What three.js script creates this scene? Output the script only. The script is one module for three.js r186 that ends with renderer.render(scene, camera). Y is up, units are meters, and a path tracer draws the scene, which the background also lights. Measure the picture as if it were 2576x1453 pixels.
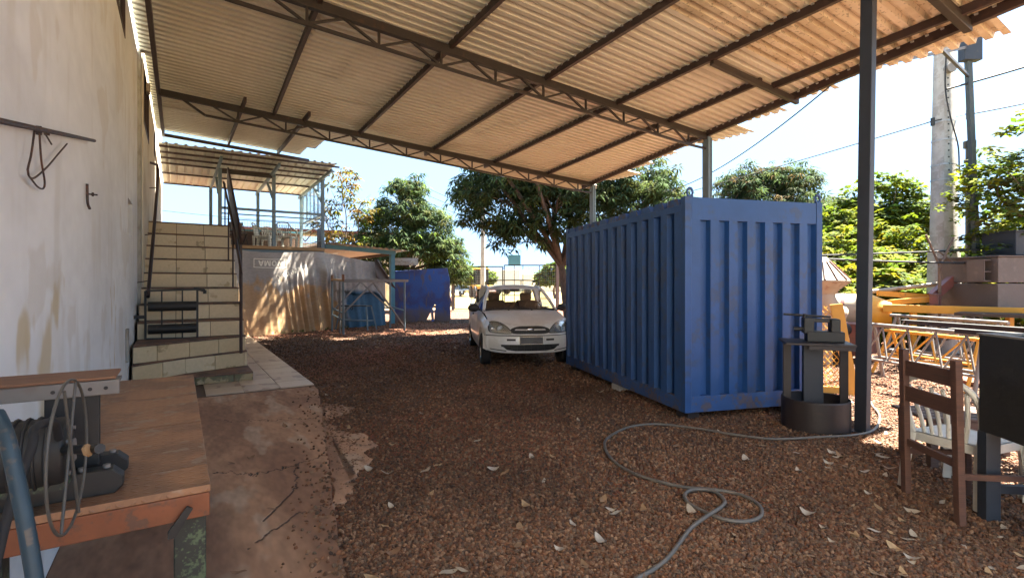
import * as THREE from 'three';
import { mergeGeometries } from 'three/addons/utils/BufferGeometryUtils.js';
import { RoundedBoxGeometry } from 'three/addons/geometries/RoundedBoxGeometry.js';

// ---------- camera, sky, sun, exposure ----------
const scene = new THREE.Scene();
const camera = new THREE.PerspectiveCamera(58.93, 1024 / 577, 0.05, 1500);
camera.position.set(0, 1.5, 0);
camera.lookAt(0, 1.5, -10);
camera.setViewOffset(2576, 1453, 0, 14.5, 2576, 1453);
const SUN = new THREE.Vector3(0.4255, 0.883, -0.198).normalize();
const renderer = new THREE.WebGLRenderer({ antialias: true });
renderer.setSize(1024, 577);
renderer.toneMapping = THREE.LinearToneMapping;
renderer.toneMappingExposure = 13;
renderer.shadowMap.enabled = true;
renderer.shadowMap.type = THREE.PCFSoftShadowMap;
{
  const W = 512, H = 256, d = new Float32Array(W * H * 4), v = new THREE.Vector3();
  for (let j = 0; j < H; j++) for (let i = 0; i < W; i++) {
    const ph = ((i + .5) / W - .5) * 2 * Math.PI, th = ((j + .5) / H - .5) * Math.PI;
    v.set(Math.cos(th) * Math.cos(ph), Math.sin(th), Math.cos(th) * Math.sin(ph));
    const up = Math.max(v.y, 0), h = Math.pow(1 - up, 3), c = Math.max(v.dot(SUN), 0), gl = Math.pow(c, 3) * .075 + Math.pow(c, 30) * .35;
    const k = (j * W + i) * 4;
    d[k] = .048 + .031 * h + gl; d[k + 1] = .092 + .028 * h + gl * .99; d[k + 2] = .160 + .010 * h + gl * .95; d[k + 3] = 1;
    if (v.y < 0) { const f = Math.min(1, -v.y * 6); d[k] += (.1 - d[k]) * f; d[k + 1] += (.08 - d[k + 1]) * f; d[k + 2] += (.06 - d[k + 2]) * f; }
  }
  const t = new THREE.DataTexture(d, W, H, THREE.RGBAFormat, THREE.FloatType);
  t.mapping = THREE.EquirectangularReflectionMapping; t.minFilter = t.magFilter = THREE.LinearFilter; t.needsUpdate = true;
  scene.background = t; scene.environment = t;
}
const sun = new THREE.DirectionalLight(new THREE.Color(1, .93, .80), 5);
sun.position.copy(SUN).multiplyScalar(60); sun.castShadow = true; sun.shadow.mapSize.set(4096, 4096);
Object.assign(sun.shadow.camera, { left: -40, right: 40, top: 40, bottom: -40, near: 1, far: 160 });
scene.add(sun);

// ---------- helpers ----------
let seed = 7;
const rnd = () => { seed = (seed + 0x6D2B79F5) | 0; let t = Math.imul(seed ^ (seed >>> 15), 1 | seed); t = (t + Math.imul(t ^ (t >>> 7), 61 | t)) ^ t; return ((t ^ (t >>> 14)) >>> 0) / 4294967296; };
const R = (a, b) => a + (b - a) * rnd();
const V = (x, y, z) => new THREE.Vector3(x, y, z);
const lerp = (a, b, t) => a + (b - a) * t, clamp = (x, a = 0, b = 1) => Math.min(b, Math.max(a, x));
const sstep = (a, b, x) => { const t = clamp((x - a) / (b - a)); return t * t * (3 - 2 * t); };
// the yard's own axes: a runs along the building wall away from us, b away from that wall
const PSI = Math.atan2(838, 1286), SN = Math.sin(PSI), CS = Math.cos(PSI);
const AB = (a, b, y = 0) => V(-SN * a + CS * b, y, -(CS * a + SN * b));
const F = (a, b, y) => V(b, y, -a);            // the same, inside a group turned by PSI
function metricUV(g) {
  const p = g.attributes.position, uv = new Float32Array(p.count * 2), A = V(), B = V(), Cc = V();
  const ox = R(0, 5), oy = R(0, 5);
  for (let i = 0; i < p.count; i += 3) {
    A.fromBufferAttribute(p, i); B.fromBufferAttribute(p, i + 1); Cc.fromBufferAttribute(p, i + 2);
    const n = B.clone().sub(A).cross(Cc.clone().sub(A)), ax = Math.abs(n.x), ay = Math.abs(n.y), az = Math.abs(n.z);
    [A, B, Cc].forEach((q, k) => {
      let u, v; if (ay >= ax && ay >= az) { u = q.x; v = q.z; } else if (ax >= az) { u = q.z; v = q.y; } else { u = q.x; v = q.y; }
      uv[(i + k) * 2] = u + ox; uv[(i + k) * 2 + 1] = v + oy;
    });
  }
  g.setAttribute('uv', new THREE.BufferAttribute(uv, 2)); return g;
}
class GB {
  constructor() { this.g = []; }
  add(geo, m) {
    let g = geo.index ? geo.toNonIndexed() : geo.clone();
    for (const k of Object.keys(g.attributes)) if (!['position', 'normal', 'uv'].includes(k)) g.deleteAttribute(k);
    if (!g.attributes.normal) g.computeVertexNormals();
    if (!g.attributes.uv) g.setAttribute('uv', new THREE.BufferAttribute(new Float32Array(g.attributes.position.count * 2), 2));
    if (m) g.applyMatrix4(m);
    this.g.push(g); return this;
  }
  box(x, y, z, w, h, d, ry = 0, rx = 0, rz = 0, bev = 0) {
    const m = new THREE.Matrix4().makeRotationFromEuler(new THREE.Euler(rx, ry, rz, 'YXZ')).setPosition(x, y, z);
    return this.add(bev ? new RoundedBoxGeometry(w, h, d, 1, bev) : new THREE.BoxGeometry(w, h, d), m);
  }
  bar(p, q, w, h = w, roll = 0, bev = 0) {   // h is measured in the upright plane of the bar
    const d = q.clone().sub(p), L = d.length(), z = d.clone().normalize();
    let up = Math.abs(z.y) > .98 ? V(0, 0, 1) : V(0, 1, 0);
    const x = up.clone().cross(z).normalize(), y = z.clone().cross(x);
    const m = new THREE.Matrix4().makeBasis(x, y, z).multiply(new THREE.Matrix4().makeRotationZ(roll)).setPosition(p.clone().add(q).multiplyScalar(.5));
    return this.add(bev ? new RoundedBoxGeometry(w, h, L, 1, bev) : new THREE.BoxGeometry(w, h, L), m);
  }
  cyl(p, q, r, r2 = r, n = 10, open = false) {
    const d = q.clone().sub(p), L = d.length();
    const m = new THREE.Matrix4().makeRotationFromQuaternion(new THREE.Quaternion().setFromUnitVectors(V(0, 1, 0), d.normalize())).setPosition(p.clone().add(q).multiplyScalar(.5));
    return this.add(new THREE.CylinderGeometry(r2, r, L, n, 1, open), m);
  }
  tube(pts, r, n = 6, seg = 0, closed = false, type = 'catmullrom') {
    return this.add(new THREE.TubeGeometry(new THREE.CatmullRomCurve3(pts, closed, type, .5), seg || pts.length * 6, r, n, closed));
  }
  quad(a, b, c, d) {
    const g = new THREE.BufferGeometry();
    g.setAttribute('position', new THREE.Float32BufferAttribute([a, b, c, a, c, d].flatMap(p => [p.x, p.y, p.z]), 3));
    g.computeVertexNormals(); return this.add(g);
  }
  lathe(pts, n = 24, m) { return this.add(new THREE.LatheGeometry(pts.map(p => new THREE.Vector2(p[0], p[1])), n), m); }
  grid(nu, nv, f) {     // f(u, v) -> Vector3, smooth
    const g = new THREE.PlaneGeometry(1, 1, nu, nv), p = g.attributes.position, uv = g.attributes.uv;
    for (let i = 0; i < p.count; i++) { const q = f(uv.getX(i), uv.getY(i)); p.setXYZ(i, q.x, q.y, q.z); }
    g.computeVertexNormals(); return this.add(g);
  }
  geo(keepUV) { const g = this.g.length === 1 ? this.g[0] : mergeGeometries(this.g); return keepUV ? g : metricUV(g); }
}
const names = {};
const numbered = n => { const k = names[n] = (names[n] ?? -1) + 1; return k ? `${n}_${String(k).padStart(3, '0')}` : n; };
function tag(o, label, category, group) { o.userData.label = label; o.userData.category = category; if (group) o.userData.group = group; return o; }
function thing(name, label, category, pos = V(0, 0, 0), turn = 0, group) {
  const o = new THREE.Group(); o.name = numbered(name); o.position.copy(pos); o.rotation.y = turn; scene.add(o); return tag(o, label, category, group);
}
function part(parent, name, gb, mat, keepUV) {
  const m = new THREE.Mesh(gb instanceof GB ? gb.geo(keepUV) : gb, mat); m.name = name; parent.add(m); return m;
}
function solo(name, label, category, gb, mat, group, keepUV) { const m = part(scene, numbered(name), gb, mat, keepUV); return tag(m, label, category, group); }
function struct(name, gb, mat, keepUV) { const m = part(scene, name, gb, mat, keepUV); m.userData.kind = 'structure'; return m; }
function rebase(o, p) { o.children.forEach(c => c.position.sub(p)); o.position.add(p.clone().applyAxisAngle(V(0, 1, 0), o.rotation.y)); return o; }
function copyOf(o, pos, turn, label, group) { const c = o.clone(); c.userData = JSON.parse(JSON.stringify(o.userData)); c.name = numbered(o.name.replace(/_\d{3}$/, '')); c.position.copy(pos); c.rotation.y = turn; scene.add(c); if (label) c.userData.label = label; if (group) c.userData.group = group; return c; }

// ---------- textures ----------
const hash = (x, y, s) => { let h = Math.imul(x, 374761393) ^ Math.imul(y, 668265263) ^ Math.imul(s, 2147483647); h = Math.imul(h ^ (h >>> 13), 1274126177); return ((h ^ (h >>> 16)) >>> 0) / 4294967296; };
function vn(x, y, P, s) {   // tileable value noise, period P
  const xi = Math.floor(x), yi = Math.floor(y), fx = x - xi, fy = y - yi, u = fx * fx * (3 - 2 * fx), v = fy * fy * (3 - 2 * fy), m = k => ((k % P) + P) % P;
  const a = hash(m(xi), m(yi), s), b = hash(m(xi + 1), m(yi), s), c = hash(m(xi), m(yi + 1), s), d = hash(m(xi + 1), m(yi + 1), s);
  return a + (b - a) * u + (c - a) * v + (a - b - c + d) * u * v;
}
function fbm(u, v, P, oct, s) { let r = 0, A = .5, t = 0; for (let o = 0; o < oct; o++) { r += A * vn(u * P, v * P, P, s + o); t += A; A *= .5; P *= 2; } return r / t; }
function tex(w, h, f, metres = [1, 1], srgb = true) {
  const d = new Uint8Array(w * h * 4);
  for (let j = 0; j < h; j++) for (let i = 0; i < w; i++) { const c = f((i + .5) / w, (j + .5) / h, i, j), k = (j * w + i) * 4; for (let q = 0; q < 3; q++) d[k + q] = clamp(c[q], 0, 1) * 255; d[k + 3] = 255; }
  const t = new THREE.DataTexture(d, w, h); t.wrapS = t.wrapT = THREE.RepeatWrapping; t.magFilter = THREE.LinearFilter; t.minFilter = THREE.LinearMipmapLinearFilter; t.generateMipmaps = true;
  if (srgb) t.colorSpace = THREE.SRGBColorSpace; t.repeat.set(1 / metres[0], 1 / metres[1]); t.needsUpdate = true; return t;
}
const s2 = x => Math.pow(clamp(x), 1 / 2.2);                     // linear to display
const mixc = (a, b, t) => [lerp(a[0], b[0], t), lerp(a[1], b[1], t), lerp(a[2], b[2], t)];
const enc = c => [s2(c[0]), s2(c[1]), s2(c[2])];
function mat(o) { return new THREE.MeshPhysicalMaterial({ roughness: .7, ...o }); }
const lin = (r, g, b) => new THREE.Color().setRGB(r, g, b);
const bumpGrain = tex(256, 256, (u, v) => { const n = fbm(u, v, 16, 4, 3); return [n, n, n]; }, [.5, .5], false);
// paint on steel: an even coat with scuffs, dust specks and rust at some spots
function paint(base, rust, amount, s, metres = 1.6, extra = {}) {
  const t = tex(256, 256, (u, v) => {
    const n = fbm(u, v, 5, 6, s), f = fbm(u, v, 28, 3, s + 9), k = sstep(1 - amount, 1.16 - amount, n * .55 + f * .45) * .8;
    const q = .84 + .32 * fbm(u, v, 10, 4, s + 4); return enc(mixc(base.map(c => c * q), rust.map(c => c * (.7 + .6 * f)), k));
  }, [metres, metres]);
  return mat({ map: t, roughness: .55, bumpMap: bumpGrain, bumpScale: .0012, ...extra });
}
const RUST = [.12, .045, .02];
const M = {
  darkSteel: paint([.020, .013, .012], [.06, .026, .015], .38, 11),
  purlin: paint([.038, .018, .015], [.075, .03, .017], .38, 12),
  postBlue: paint([.014, .020, .032], [.045, .036, .027], .35, 13),
  blackIron: paint([.011, .011, .0105], [.04, .03, .022], .4, 14),
  brownRail: paint([.034, .015, .014], [.06, .036, .025], .35, 15),
  blueGrey: paint([.13, .185, .215], [.2, .17, .13], .35, 16),
  teal: paint([.06, .20, .26], [.2, .15, .1], .3, 17),
  container: paint([.010, .060, .205], [.024, .045, .105], .46, 18, 1.7, { roughness: .5 }),
  containerDirty: paint([.018, .07, .22], [.085, .06, .055], .5, 19, 1.0),
  yellow: paint([.55, .255, .016], [.2, .09, .03], .34, 20),
  greySteel: paint([.17, .155, .14], [.12, .08, .055], .38, 21),
  greySheet: paint([.085, .064, .055], [.115, .09, .075], .45, 22, 2.4),
  offWhite: paint([.34, .27, .19], [.2, .09, .05], .38, 23),
  maroon: paint([.16, .05, .04], [.08, .04, .03], .5, 24),
  galv: paint([.46, .46, .45], [.34, .31, .27], .45, 25, 1.2, { roughness: .42, metalness: .35 }),
  plastic: paint([.64, .62, .55], [.42, .37, .29], .35, 26, .8, { roughness: .45 }),
  greenIron: paint([.02, .022, .016], [.085, .12, .055], .5, 27, .22),
  orange: paint([.20, .056, .016], [.08, .04, .024], .46, 28, .4),
  rubber: mat({ color: lin(.014, .014, .015), roughness: .8, bumpMap: bumpGrain, bumpScale: .001 }),
  blueHose: paint([.012, .036, .055], [.09, .07, .05], .45, 29, .3),
  rustBar: paint([.035, .022, .018], RUST, .5, 30, .4),
  concretePole: paint([.34, .33, .31], [.24, .22, .20], .5, 31, 1.4, { roughness: .9 }),
  steelBright: paint([.35, .36, .36], [.2, .18, .15], .4, 32, .6, { metalness: .5, roughness: .4 }),
};
M.sheet = mat({ map: tex(512, 512, (u, v) => { const n = fbm(u, v, 3, 5, 41), st = fbm(u * 1, v * 1, 40, 2, 43), k = sstep(.52, .74, n); return enc(mixc([.64, .62, .51].map(c => c * (.95 + .08 * st)), [.50, .46, .35], k * .45)); }, [2.3, 2.3]), roughness: .5, metalness: .1, bumpMap: bumpGrain, bumpScale: .0006 });
M.sheetOld = mat({ map: tex(512, 512, (u, v) => { const n = fbm(u, v, 4, 5, 45), sp = fbm(u, v, 60, 2, 47), k = sstep(.45, .7, n); let c = mixc([.63, .56, .41], [.50, .42, .28], k); if (sp > .74) c = c.map(x => x * .55); return enc(c); }, [1.9, 1.9]), roughness: .65, bumpMap: bumpGrain, bumpScale: .0008 });
function wood(base, dark, s, metres = [1.2, .25], extra = {}) {
  return mat({ map: tex(256, 256, (u, v) => { const g = fbm(u, v * 1, 4, 3, s), l = vn(u * 8, v * 64 + g * 6, 64, s + 5), k = fbm(u, v, 8, 4, s + 2); return enc(mixc(base, dark, clamp(l * .6 + k * .5 - .15))); }, metres), roughness: .75, bumpMap: bumpGrain, bumpScale: .001, ...extra });
}
M.woodChair = wood([.115, .048, .028], [.055, .024, .016], 51);
M.woodBoard = wood([.24, .115, .055], [.13, .062, .034], 52, [1.0, .3]);
M.woodPale = wood([.42, .26, .12], [.26, .15, .07], 53);
M.woodSlat = wood([.13, .075, .05], [.06, .034, .024], 54);
M.bark = mat({ map: tex(256, 256, (u, v) => { const n = fbm(u, v, 6, 4, 61), f = vn(u * 40, v * 8 + n * 3, 40, 62); return enc(mixc([.16, .11, .08], [.06, .042, .033], clamp(f * .7 + n * .4 - .1))); }, [.7, .7]), roughness: .95, bumpMap: bumpGrain, bumpScale: .006 });
M.barkWhite = mat({ map: tex(128, 128, (u, v) => { const n = fbm(u, v, 6, 4, 63); return enc(mixc([.5, .47, .42], [.26, .2, .16], sstep(.4, .7, n))); }, [.6, .6]), roughness: .95 });
M.glass = mat({ color: lin(.92, .96, .95), roughness: .03, transmission: 1, thickness: 0, ior: 1.5 });
M.darkGlass = mat({ color: lin(.03, .036, .04), roughness: .08, transmission: .3, thickness: 0 });
M.black = mat({ color: lin(.012, .012, .013), roughness: .6 });
const leafMat = (r, g, b, tr = .35) => mat({ color: lin(r, g, b), roughness: .75, transmission: tr, thickness: 0, ior: 1.3 });

// ---------- ground ----------
const cells = (u, v, P, s) => { // nearest stone: [edge distance, random id]
  const x = u * P, y = v * P, xi = Math.floor(x), yi = Math.floor(y), m = k => ((k % P) + P) % P; let d1 = 9, d2 = 9, id = 0;
  for (let j = -1; j < 2; j++) for (let i = -1; i < 2; i++) {
    const cx = xi + i, cy = yi + j, px = cx + .15 + .7 * hash(m(cx), m(cy), s), py = cy + .15 + .7 * hash(m(cx), m(cy), s + 1), d = Math.hypot(px - x, py - y);
    if (d < d1) { d2 = d1; d1 = d; id = hash(m(cx), m(cy), s + 2); } else if (d < d2) d2 = d;
  } return [d2 - d1, id];
};
{
  const P = 72, bank = new Float32Array(1024 * 1024 * 2);
  for (let j = 0; j < 1024; j++) for (let i = 0; i < 1024; i++) { const c = cells((i + .5) / 1024, (j + .5) / 1024, P, 5), k = (j * 1024 + i) * 2; bank[k] = c[0]; bank[k + 1] = c[1]; }
  const stone = [[.128, .060, .030], [.09, .044, .023], [.17, .09, .046], [.112, .048, .021], [.076, .043, .026]];
  M.yard = mat({
    map: tex(1024, 1024, (u, v, i, j) => { const k = (j * 1024 + i) * 2, e = sstep(.02, .22, bank[k]), c = stone[Math.floor(bank[k + 1] * 4.99)], n = fbm(u, v, 6, 5, 71); return enc(mixc([.058, .030, .018], c, e * .9).map(x => x * (.85 + .6 * n))); }, [2.2, 2.2]),
    bumpMap: tex(1024, 1024, (u, v, i, j) => { const k = (j * 1024 + i) * 2, e = sstep(0, .5, bank[k]) * (.55 + .45 * bank[k + 1]); return [e, e, e]; }, [2.2, 2.2], false), bumpScale: .014, roughness: .95, vertexColors: true
  });
}
M.field = mat({ map: tex(512, 512, (u, v) => { const n = fbm(u, v, 6, 6, 81), f = fbm(u, v, 50, 2, 82); return enc(mixc([.36, .245, .115], [.24, .20, .07], sstep(.4, .62, n)).map(x => x * (.7 + .6 * f))); }, [9, 9]), roughness: 1, bumpMap: bumpGrain, bumpScale: .03 });
{
  const g = new THREE.CircleGeometry(700, 64); g.rotateX(-Math.PI / 2); g.translate(0, -.04, 0);
  struct('ground', new GB().add(g), M.field);
  const W = 44, D = 34, gg = new THREE.PlaneGeometry(W, D, 220, 170); gg.rotateX(-Math.PI / 2); gg.translate(4, 0, -D / 2 + 5);
  const p = gg.attributes.position, col = new Float32Array(p.count * 3), uv = gg.attributes.uv;
  for (let i = 0; i < p.count; i++) {
    const x = p.getX(i), z = p.getZ(i), n = fbm(x / 40 + 3, z / 40 + 3, 16, 4, 91), n2 = fbm(x / 40 + 5, z / 40 + 3, 40, 3, 92);
    p.setY(i, (n - .5) * .03 + (n2 - .5) * .012);
    uv.setXY(i, x, z);
    const dirt = sstep(.46, .62, fbm(x / 40 + 2, z / 40 + 2, 24, 4, 93) + .30 * Math.exp(-(((x + 4.2) / 3) ** 2 + ((z + 16.2) / 1.6) ** 2)));   // bare red soil between the stones
    const c = mixc([1, 1, 1], [1.9, 1.15, .85], dirt * .75);
    col.set(c, i * 3);
  }
  gg.setAttribute('color', new THREE.BufferAttribute(col, 3)); gg.computeVertexNormals();
  const m = new THREE.Mesh(gg, M.yard); m.name = 'yard'; m.userData.kind = 'structure'; scene.add(m);
}
const prism = (poly, y0, y1, bev = 0) => { // poly of [a, b], inside a group turned by PSI
  const s = new THREE.Shape(poly.map(([a, b]) => new THREE.Vector2(b, a))), g = new THREE.ExtrudeGeometry(s, { depth: y1 - y0 - 2 * bev, bevelEnabled: bev > 0, bevelSize: bev, bevelOffset: -bev, bevelThickness: bev, bevelSegments: 1, steps: 1 });
  g.rotateX(-Math.PI / 2); g.translate(0, y0 + bev, 0); return g;
};
// concrete apron along the wall, dusty red, cracked
{
  const crack = [[[4.6, .25], [4.35, .55], [4.42, .8], [3.9, .7], [3.5, .45]], [[4.42, .8], [4.5, 1.0], [4.6, 1.15]], [[3.2, .35], [3.45, .62], [3.5, .9]], [[6.3, .3], [6.0, .8], [5.8, 1.3]], [[2.2, .1], [2.5, .4], [2.45, .75]]];
  const dist = (a, b) => { let m = 9; for (const l of crack) for (let i = 1; i < l.length; i++) { const [x0, y0] = l[i - 1], [x1, y1] = l[i], t = clamp(((a - x0) * (x1 - x0) + (b - y0) * (y1 - y0)) / ((x1 - x0) ** 2 + (y1 - y0) ** 2)); m = Math.min(m, Math.hypot(a - lerp(x0, x1, t), b - lerp(y0, y1, t))); } return m; };
  const L = 8, Wd = 2.6, w = 1024, h = 384;   // covers a 0..8, b -0.7..1.9
  const fld = (u, v) => { const wob = (fbm(u, v, 70, 4, 101) - .5) * .2; return dist(u * L + wob, v * Wd - .7 + wob * .7); };
  const map = tex(w, h, (u, v) => { const n = fbm(u, v, 7, 6, 102), f = fbm(u, v, 90, 2, 103), d = fld(u, v); let c = mixc([.40, .235, .14], [.25, .135, .08], sstep(.36, .64, n)); c = mixc(c, [.44, .33, .24], sstep(.62, .74, fbm(u, v, 14, 4, 104)) * .7); c = c.map(x => x * (.75 + .5 * f)); return enc(mixc([.03, .018, .013], c, sstep(.0015, .008, d))); }, [L, Wd]);
  const bmp = tex(w, h, (u, v) => { const e = .35 * fbm(u, v, 40, 4, 105) + .65 * sstep(.001, .009, fld(u, v)); return [e, e, e]; }, [L, Wd], false);
  M.slab = mat({ map, bumpMap: bmp, bumpScale: .02, roughness: .9 });
  const o = new THREE.Group(); o.name = 'concrete_apron'; o.rotation.y = PSI; o.userData.kind = 'structure'; scene.add(o);
  const right = []; for (let a = 7.66; a > -2.6; a -= .12) { const b = a > 7.3 ? 1.62 : 1.6 - .194 * (7.3 - a); right.push([a, b + (fbm(a / 9, .3, 60, 3, 106) - .5) * .035]); }
  const geo = prism([[-2.6, -.56], [7.66, -.56], ...right], -.05, .035, .006);
  const g = new GB().add(geo).g[0], p = g.attributes.position, uv = g.attributes.uv;
  for (let i = 0; i < p.count; i++) uv.setXY(i, -p.getZ(i), p.getX(i) + .7);
  part(o, 'slab', g, M.slab);
  const broken0 = [[6.6, 1.5], [6.35, 1.68], [6.1, 1.72], [5.9, 1.5], [5.6, 1.32], [5.3, 1.36], [5.0, 1.5], [4.6, 1.48], [4.25, 1.32], [3.95, 1.14], [3.7, .98], [3.5, .85], [5, 1.1], [6.5, 1.4]]; const broken = []; broken0.forEach(([a, b], i) => { const [c, d] = broken0[(i + 1) % broken0.length]; for (let t = 0; t < 1; t += .2) broken.push([lerp(a, c, t) + R(-.05, .05), lerp(b, d, t) + R(-.06, .06)]); });
  const g2 = new GB().add(prism(broken, -.05, .014, .004)).g[0], q = g2.attributes.position; for (let i = 0; i < q.count; i++) g2.attributes.uv.setXY(i, -q.getZ(i) + 1.3, q.getX(i) + .1);
  part(o, 'broken_edge', g2, M.slab);
}
// tiled path in front of the stairs
function tileMat(base, stain, amount, s, extra = {}) { return mat({ map: tex(128, 128, (u, v) => { const n = fbm(u, v, 3, 5, s), f = fbm(u, v, 20, 3, s + 3); return enc(mixc(base.map(x => x * (.92 + .16 * f)), stain, sstep(1 - amount, 1.08 - amount, n))); }, [.5, .5]), roughness: .35, ...extra }); }
const floorTiles = [tileMat([.50, .385, .275], [.30, .19, .13], .42, 111), tileMat([.46, .35, .25], [.28, .18, .12], .5, 115), tileMat([.53, .42, .31], [.33, .22, .15], .4, 119)];
const riserTiles = [tileMat([.62, .50, .31], [.46, .34, .19], .40, 121), tileMat([.65, .54, .35], [.48, .36, .20], .36, 125), tileMat([.60, .47, .28], [.36, .27, .14], .33, 129)];
const mossTiles = [tileMat([.42, .33, .18], [.15, .125, .045], .6, 133), tileMat([.36, .27, .13], [.13, .11, .04], .58, 137)];
M.mortar = mat({ color: lin(.11, .075, .055), roughness: .95, bumpMap: bumpGrain, bumpScale: .003 });
M.clay = tileMat([.185, .10, .065], [.10, .06, .04], .5, 141, { roughness: .7 });
{
  const o = new THREE.Group(); o.name = 'path'; o.rotation.y = PSI; o.userData.kind = 'structure'; scene.add(o);
  part(o, 'bedding', new GB().add(prism([[7.7, -.46], [16.6, -.46], [16.6, 1.64], [7.7, 1.64]], -.05, .036)), M.mortar);
  for (let i = 0; i < 20; i++) for (let j = 0; j < 3; j++) {
    const a = 7.71 + i * .445, b = .29 + j * .447, t = part(o, 'tile', new GB().box(b + .2225, .042, -(a + .221), .439, .018, .436, R(-.004, .004), R(-.002, .002), R(-.003, .003), .003), floorTiles[Math.floor(rnd() * 3)]);
  }
}
// ---------- the building's long wall ----------
{
  const LA = 13.4, HA = 6.6;
  const spots = [[3.38, 1.30, .22, .5], [3.0, 1.1, .12, .35], [6.5, 1.15, .22, .55], [6.75, 1.4, .12, .45], [6.3, .95, .1, .4], [3.75, 1.42, .2, .16]];
  const map = tex(1024, 512, (u, v) => {
    const a = u * LA - 3, y = v * HA, n = fbm(u, v, 9, 6, 151), f = fbm(u, v, 70, 3, 152), st = fbm(u * 1, v * .12, 60, 3, 153);
    let c = mixc([.78, .79, .78], [.70, .705, .69], sstep(.35, .75, n)); c = c.map(x => x * (.94 + .12 * f));
    c = mixc(c, [.60, .575, .51], sstep(.54, .78, st) * .4);
    let k = 0; for (const [sa, sy, ra, ry] of spots) { const q = ((a - sa) / ra) ** 2 + ((y - sy) / ry) ** 2; k = Math.max(k, sstep(1.15, .35, q + (fbm(u, v, 50, 3, 155) - .5) * 2.4) * sstep(.42, .6, fbm(u, v * .22, 64, 3, 156))); }
    c = mixc(c, [.50, .36, .12], k * .6);
    const ru = sstep(.63, .69, fbm(u, v * .5, 26, 4, 157)); c = mixc(c, [.55, .48, .37], ru * .28);
    return enc(c);
  }, [LA, HA]);
  M.plaster = mat({ map, roughness: .9, bumpMap: bumpGrain, bumpScale: .003 });
  M.plaster2 = mat({ map: tex(512, 512, (u, v) => { const n = fbm(u, v, 5, 5, 161), st = fbm(u, v * .2, 30, 3, 162); return enc(mixc(mixc([.70, .65, .55], [.60, .53, .41], sstep(.4, .7, n)), [.50, .42, .29], sstep(.56, .72, st) * .45)); }, [3, 3]), roughness: .9, bumpMap: bumpGrain, bumpScale: .003 });
  M.pilaster = mat({ map: tex(256, 256, (u, v) => { const n = fbm(u, v, 6, 5, 165); return enc(mixc([.40, .39, .35], [.27, .25, .20], sstep(.35, .7, n))); }, [1.2, 1.2]), roughness: .9, bumpMap: bumpGrain, bumpScale: .004 });
  const o = thing('building', 'long white plastered building wall with pilaster and high windows on the left', 'building', V(0, 0, 0), PSI);
  const wallGeo = (a0, a1, y1, holes, bFace) => {
    const s = new THREE.Shape([[a0, -.1], [a1, -.1], [a1, y1], [a0, y1]].map(p => new THREE.Vector2(...p)));
    for (const [p, q, r, t] of holes) s.holes.push(new THREE.Path([[p, r], [p, t], [q, t], [q, r]].map(x => new THREE.Vector2(...x))));
    const g = new THREE.ExtrudeGeometry(s, { depth: .22, bevelEnabled: false, steps: 1 });   // x=a, y, z=0..0.22
    g.applyMatrix4(new THREE.Matrix4().makeBasis(V(0, 0, -1), V(0, 1, 0), V(1, 0, 0)).setPosition(bFace - .22, 0, 0)); return g;
  };
  const g1 = new GB().add(wallGeo(-4, 10.1, 6.4, [[6.3, 7.85, 4.5, 5.5], [8.3, 9.1, 2.17, 2.62]], -.56)).g[0];
  { const p = g1.attributes.position; for (let i = 0; i < p.count; i++) g1.attributes.uv.setXY(i, -p.getZ(i) + 3, p.getY(i)); }
  part(o, 'wall', g1, M.plaster);
  part(o, 'wall', new GB().add(wallGeo(10.35, 21, 6.4, [[10.6, 12.2, 4.2, 5.15], [14.7, 15.6, 4.55, 5.2]], -.50)), M.plaster2);
  part(o, 'pilaster', new GB().box(-.685, 3.15, -10.215, .34, 6.5, .262, 0, 0, 0, .012), M.pilaster);
  part(o, 'niche_back', new GB().box(-.75, 2.4, -8.7, .02, .44, .82), M.pilaster);
  part(o, 'rear_wall', new GB().box(-3.2, 3.2, -8.5, .1, 6.4, 25), M.plaster2);   // back of the rooms
  part(o, 'roof_slab', new GB().box(-1.95, 6.44, -8.5, 2.9, .1, 25.2), M.pilaster);
  part(o, 'floor', new GB().box(-1.95, .02, -8.5, 2.6, .08, 25), M.mortar);
  part(o, 'end_wall', new GB().box(-1.95, 3.2, -21.05, 2.7, 6.4, .1), M.plaster2);
  part(o, 'end_wall', new GB().box(-1.95, 3.2, 4.05, 2.7, 6.4, .1), M.plaster2);
  for (const [a0, a1, y0, y1, bf] of [[6.3, 7.85, 4.5, 5.5, -.56], [10.6, 12.2, 4.2, 5.15, -.50], [14.7, 15.6, 4.55, 5.2, -.50]]) {
    const w = part(o, 'window', new GB().box(bf - .018, (y0 + y1) / 2, -a0 - .03, .05, y1 - y0, .06).box(bf - .018, (y0 + y1) / 2, -a1 + .03, .05, y1 - y0, .06).box(bf - .018, y0 + .03, -(a0 + a1) / 2, .05, .06, a1 - a0 - .12).box(bf - .018, y1 - .03, -(a0 + a1) / 2, .05, .06, a1 - a0 - .12).box(bf - .018, (y0 + y1) / 2, -(a0 + a1) / 2, .05, y1 - y0 - .12, .04), M.brownRail);
    const hw = (a1 - a0 - .16) / 2;
    for (const k of [-1, 1]) part(w, 'pane', new GB().box(bf - .022, (y0 + y1) / 2, -(a0 + a1) / 2 + k * (hw / 2 + .02), .006, y1 - y0 - .12, hw), M.darkGlass);
  }
  part(o, 'electrical_box', new GB().box(-.545, .72, -8.0, .03, .42, .14, 0, 0, 0, .006), M.pilaster);
  part(o, 'drain_pipe', new GB().cyl(F(9.98, -.5, .05), F(9.98, -.5, 1.0), .045, .045, 12).cyl(F(9.98, -.5, .95), F(9.98, -.5, 1.02), .055, .055, 12), M.brownRail);
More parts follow.
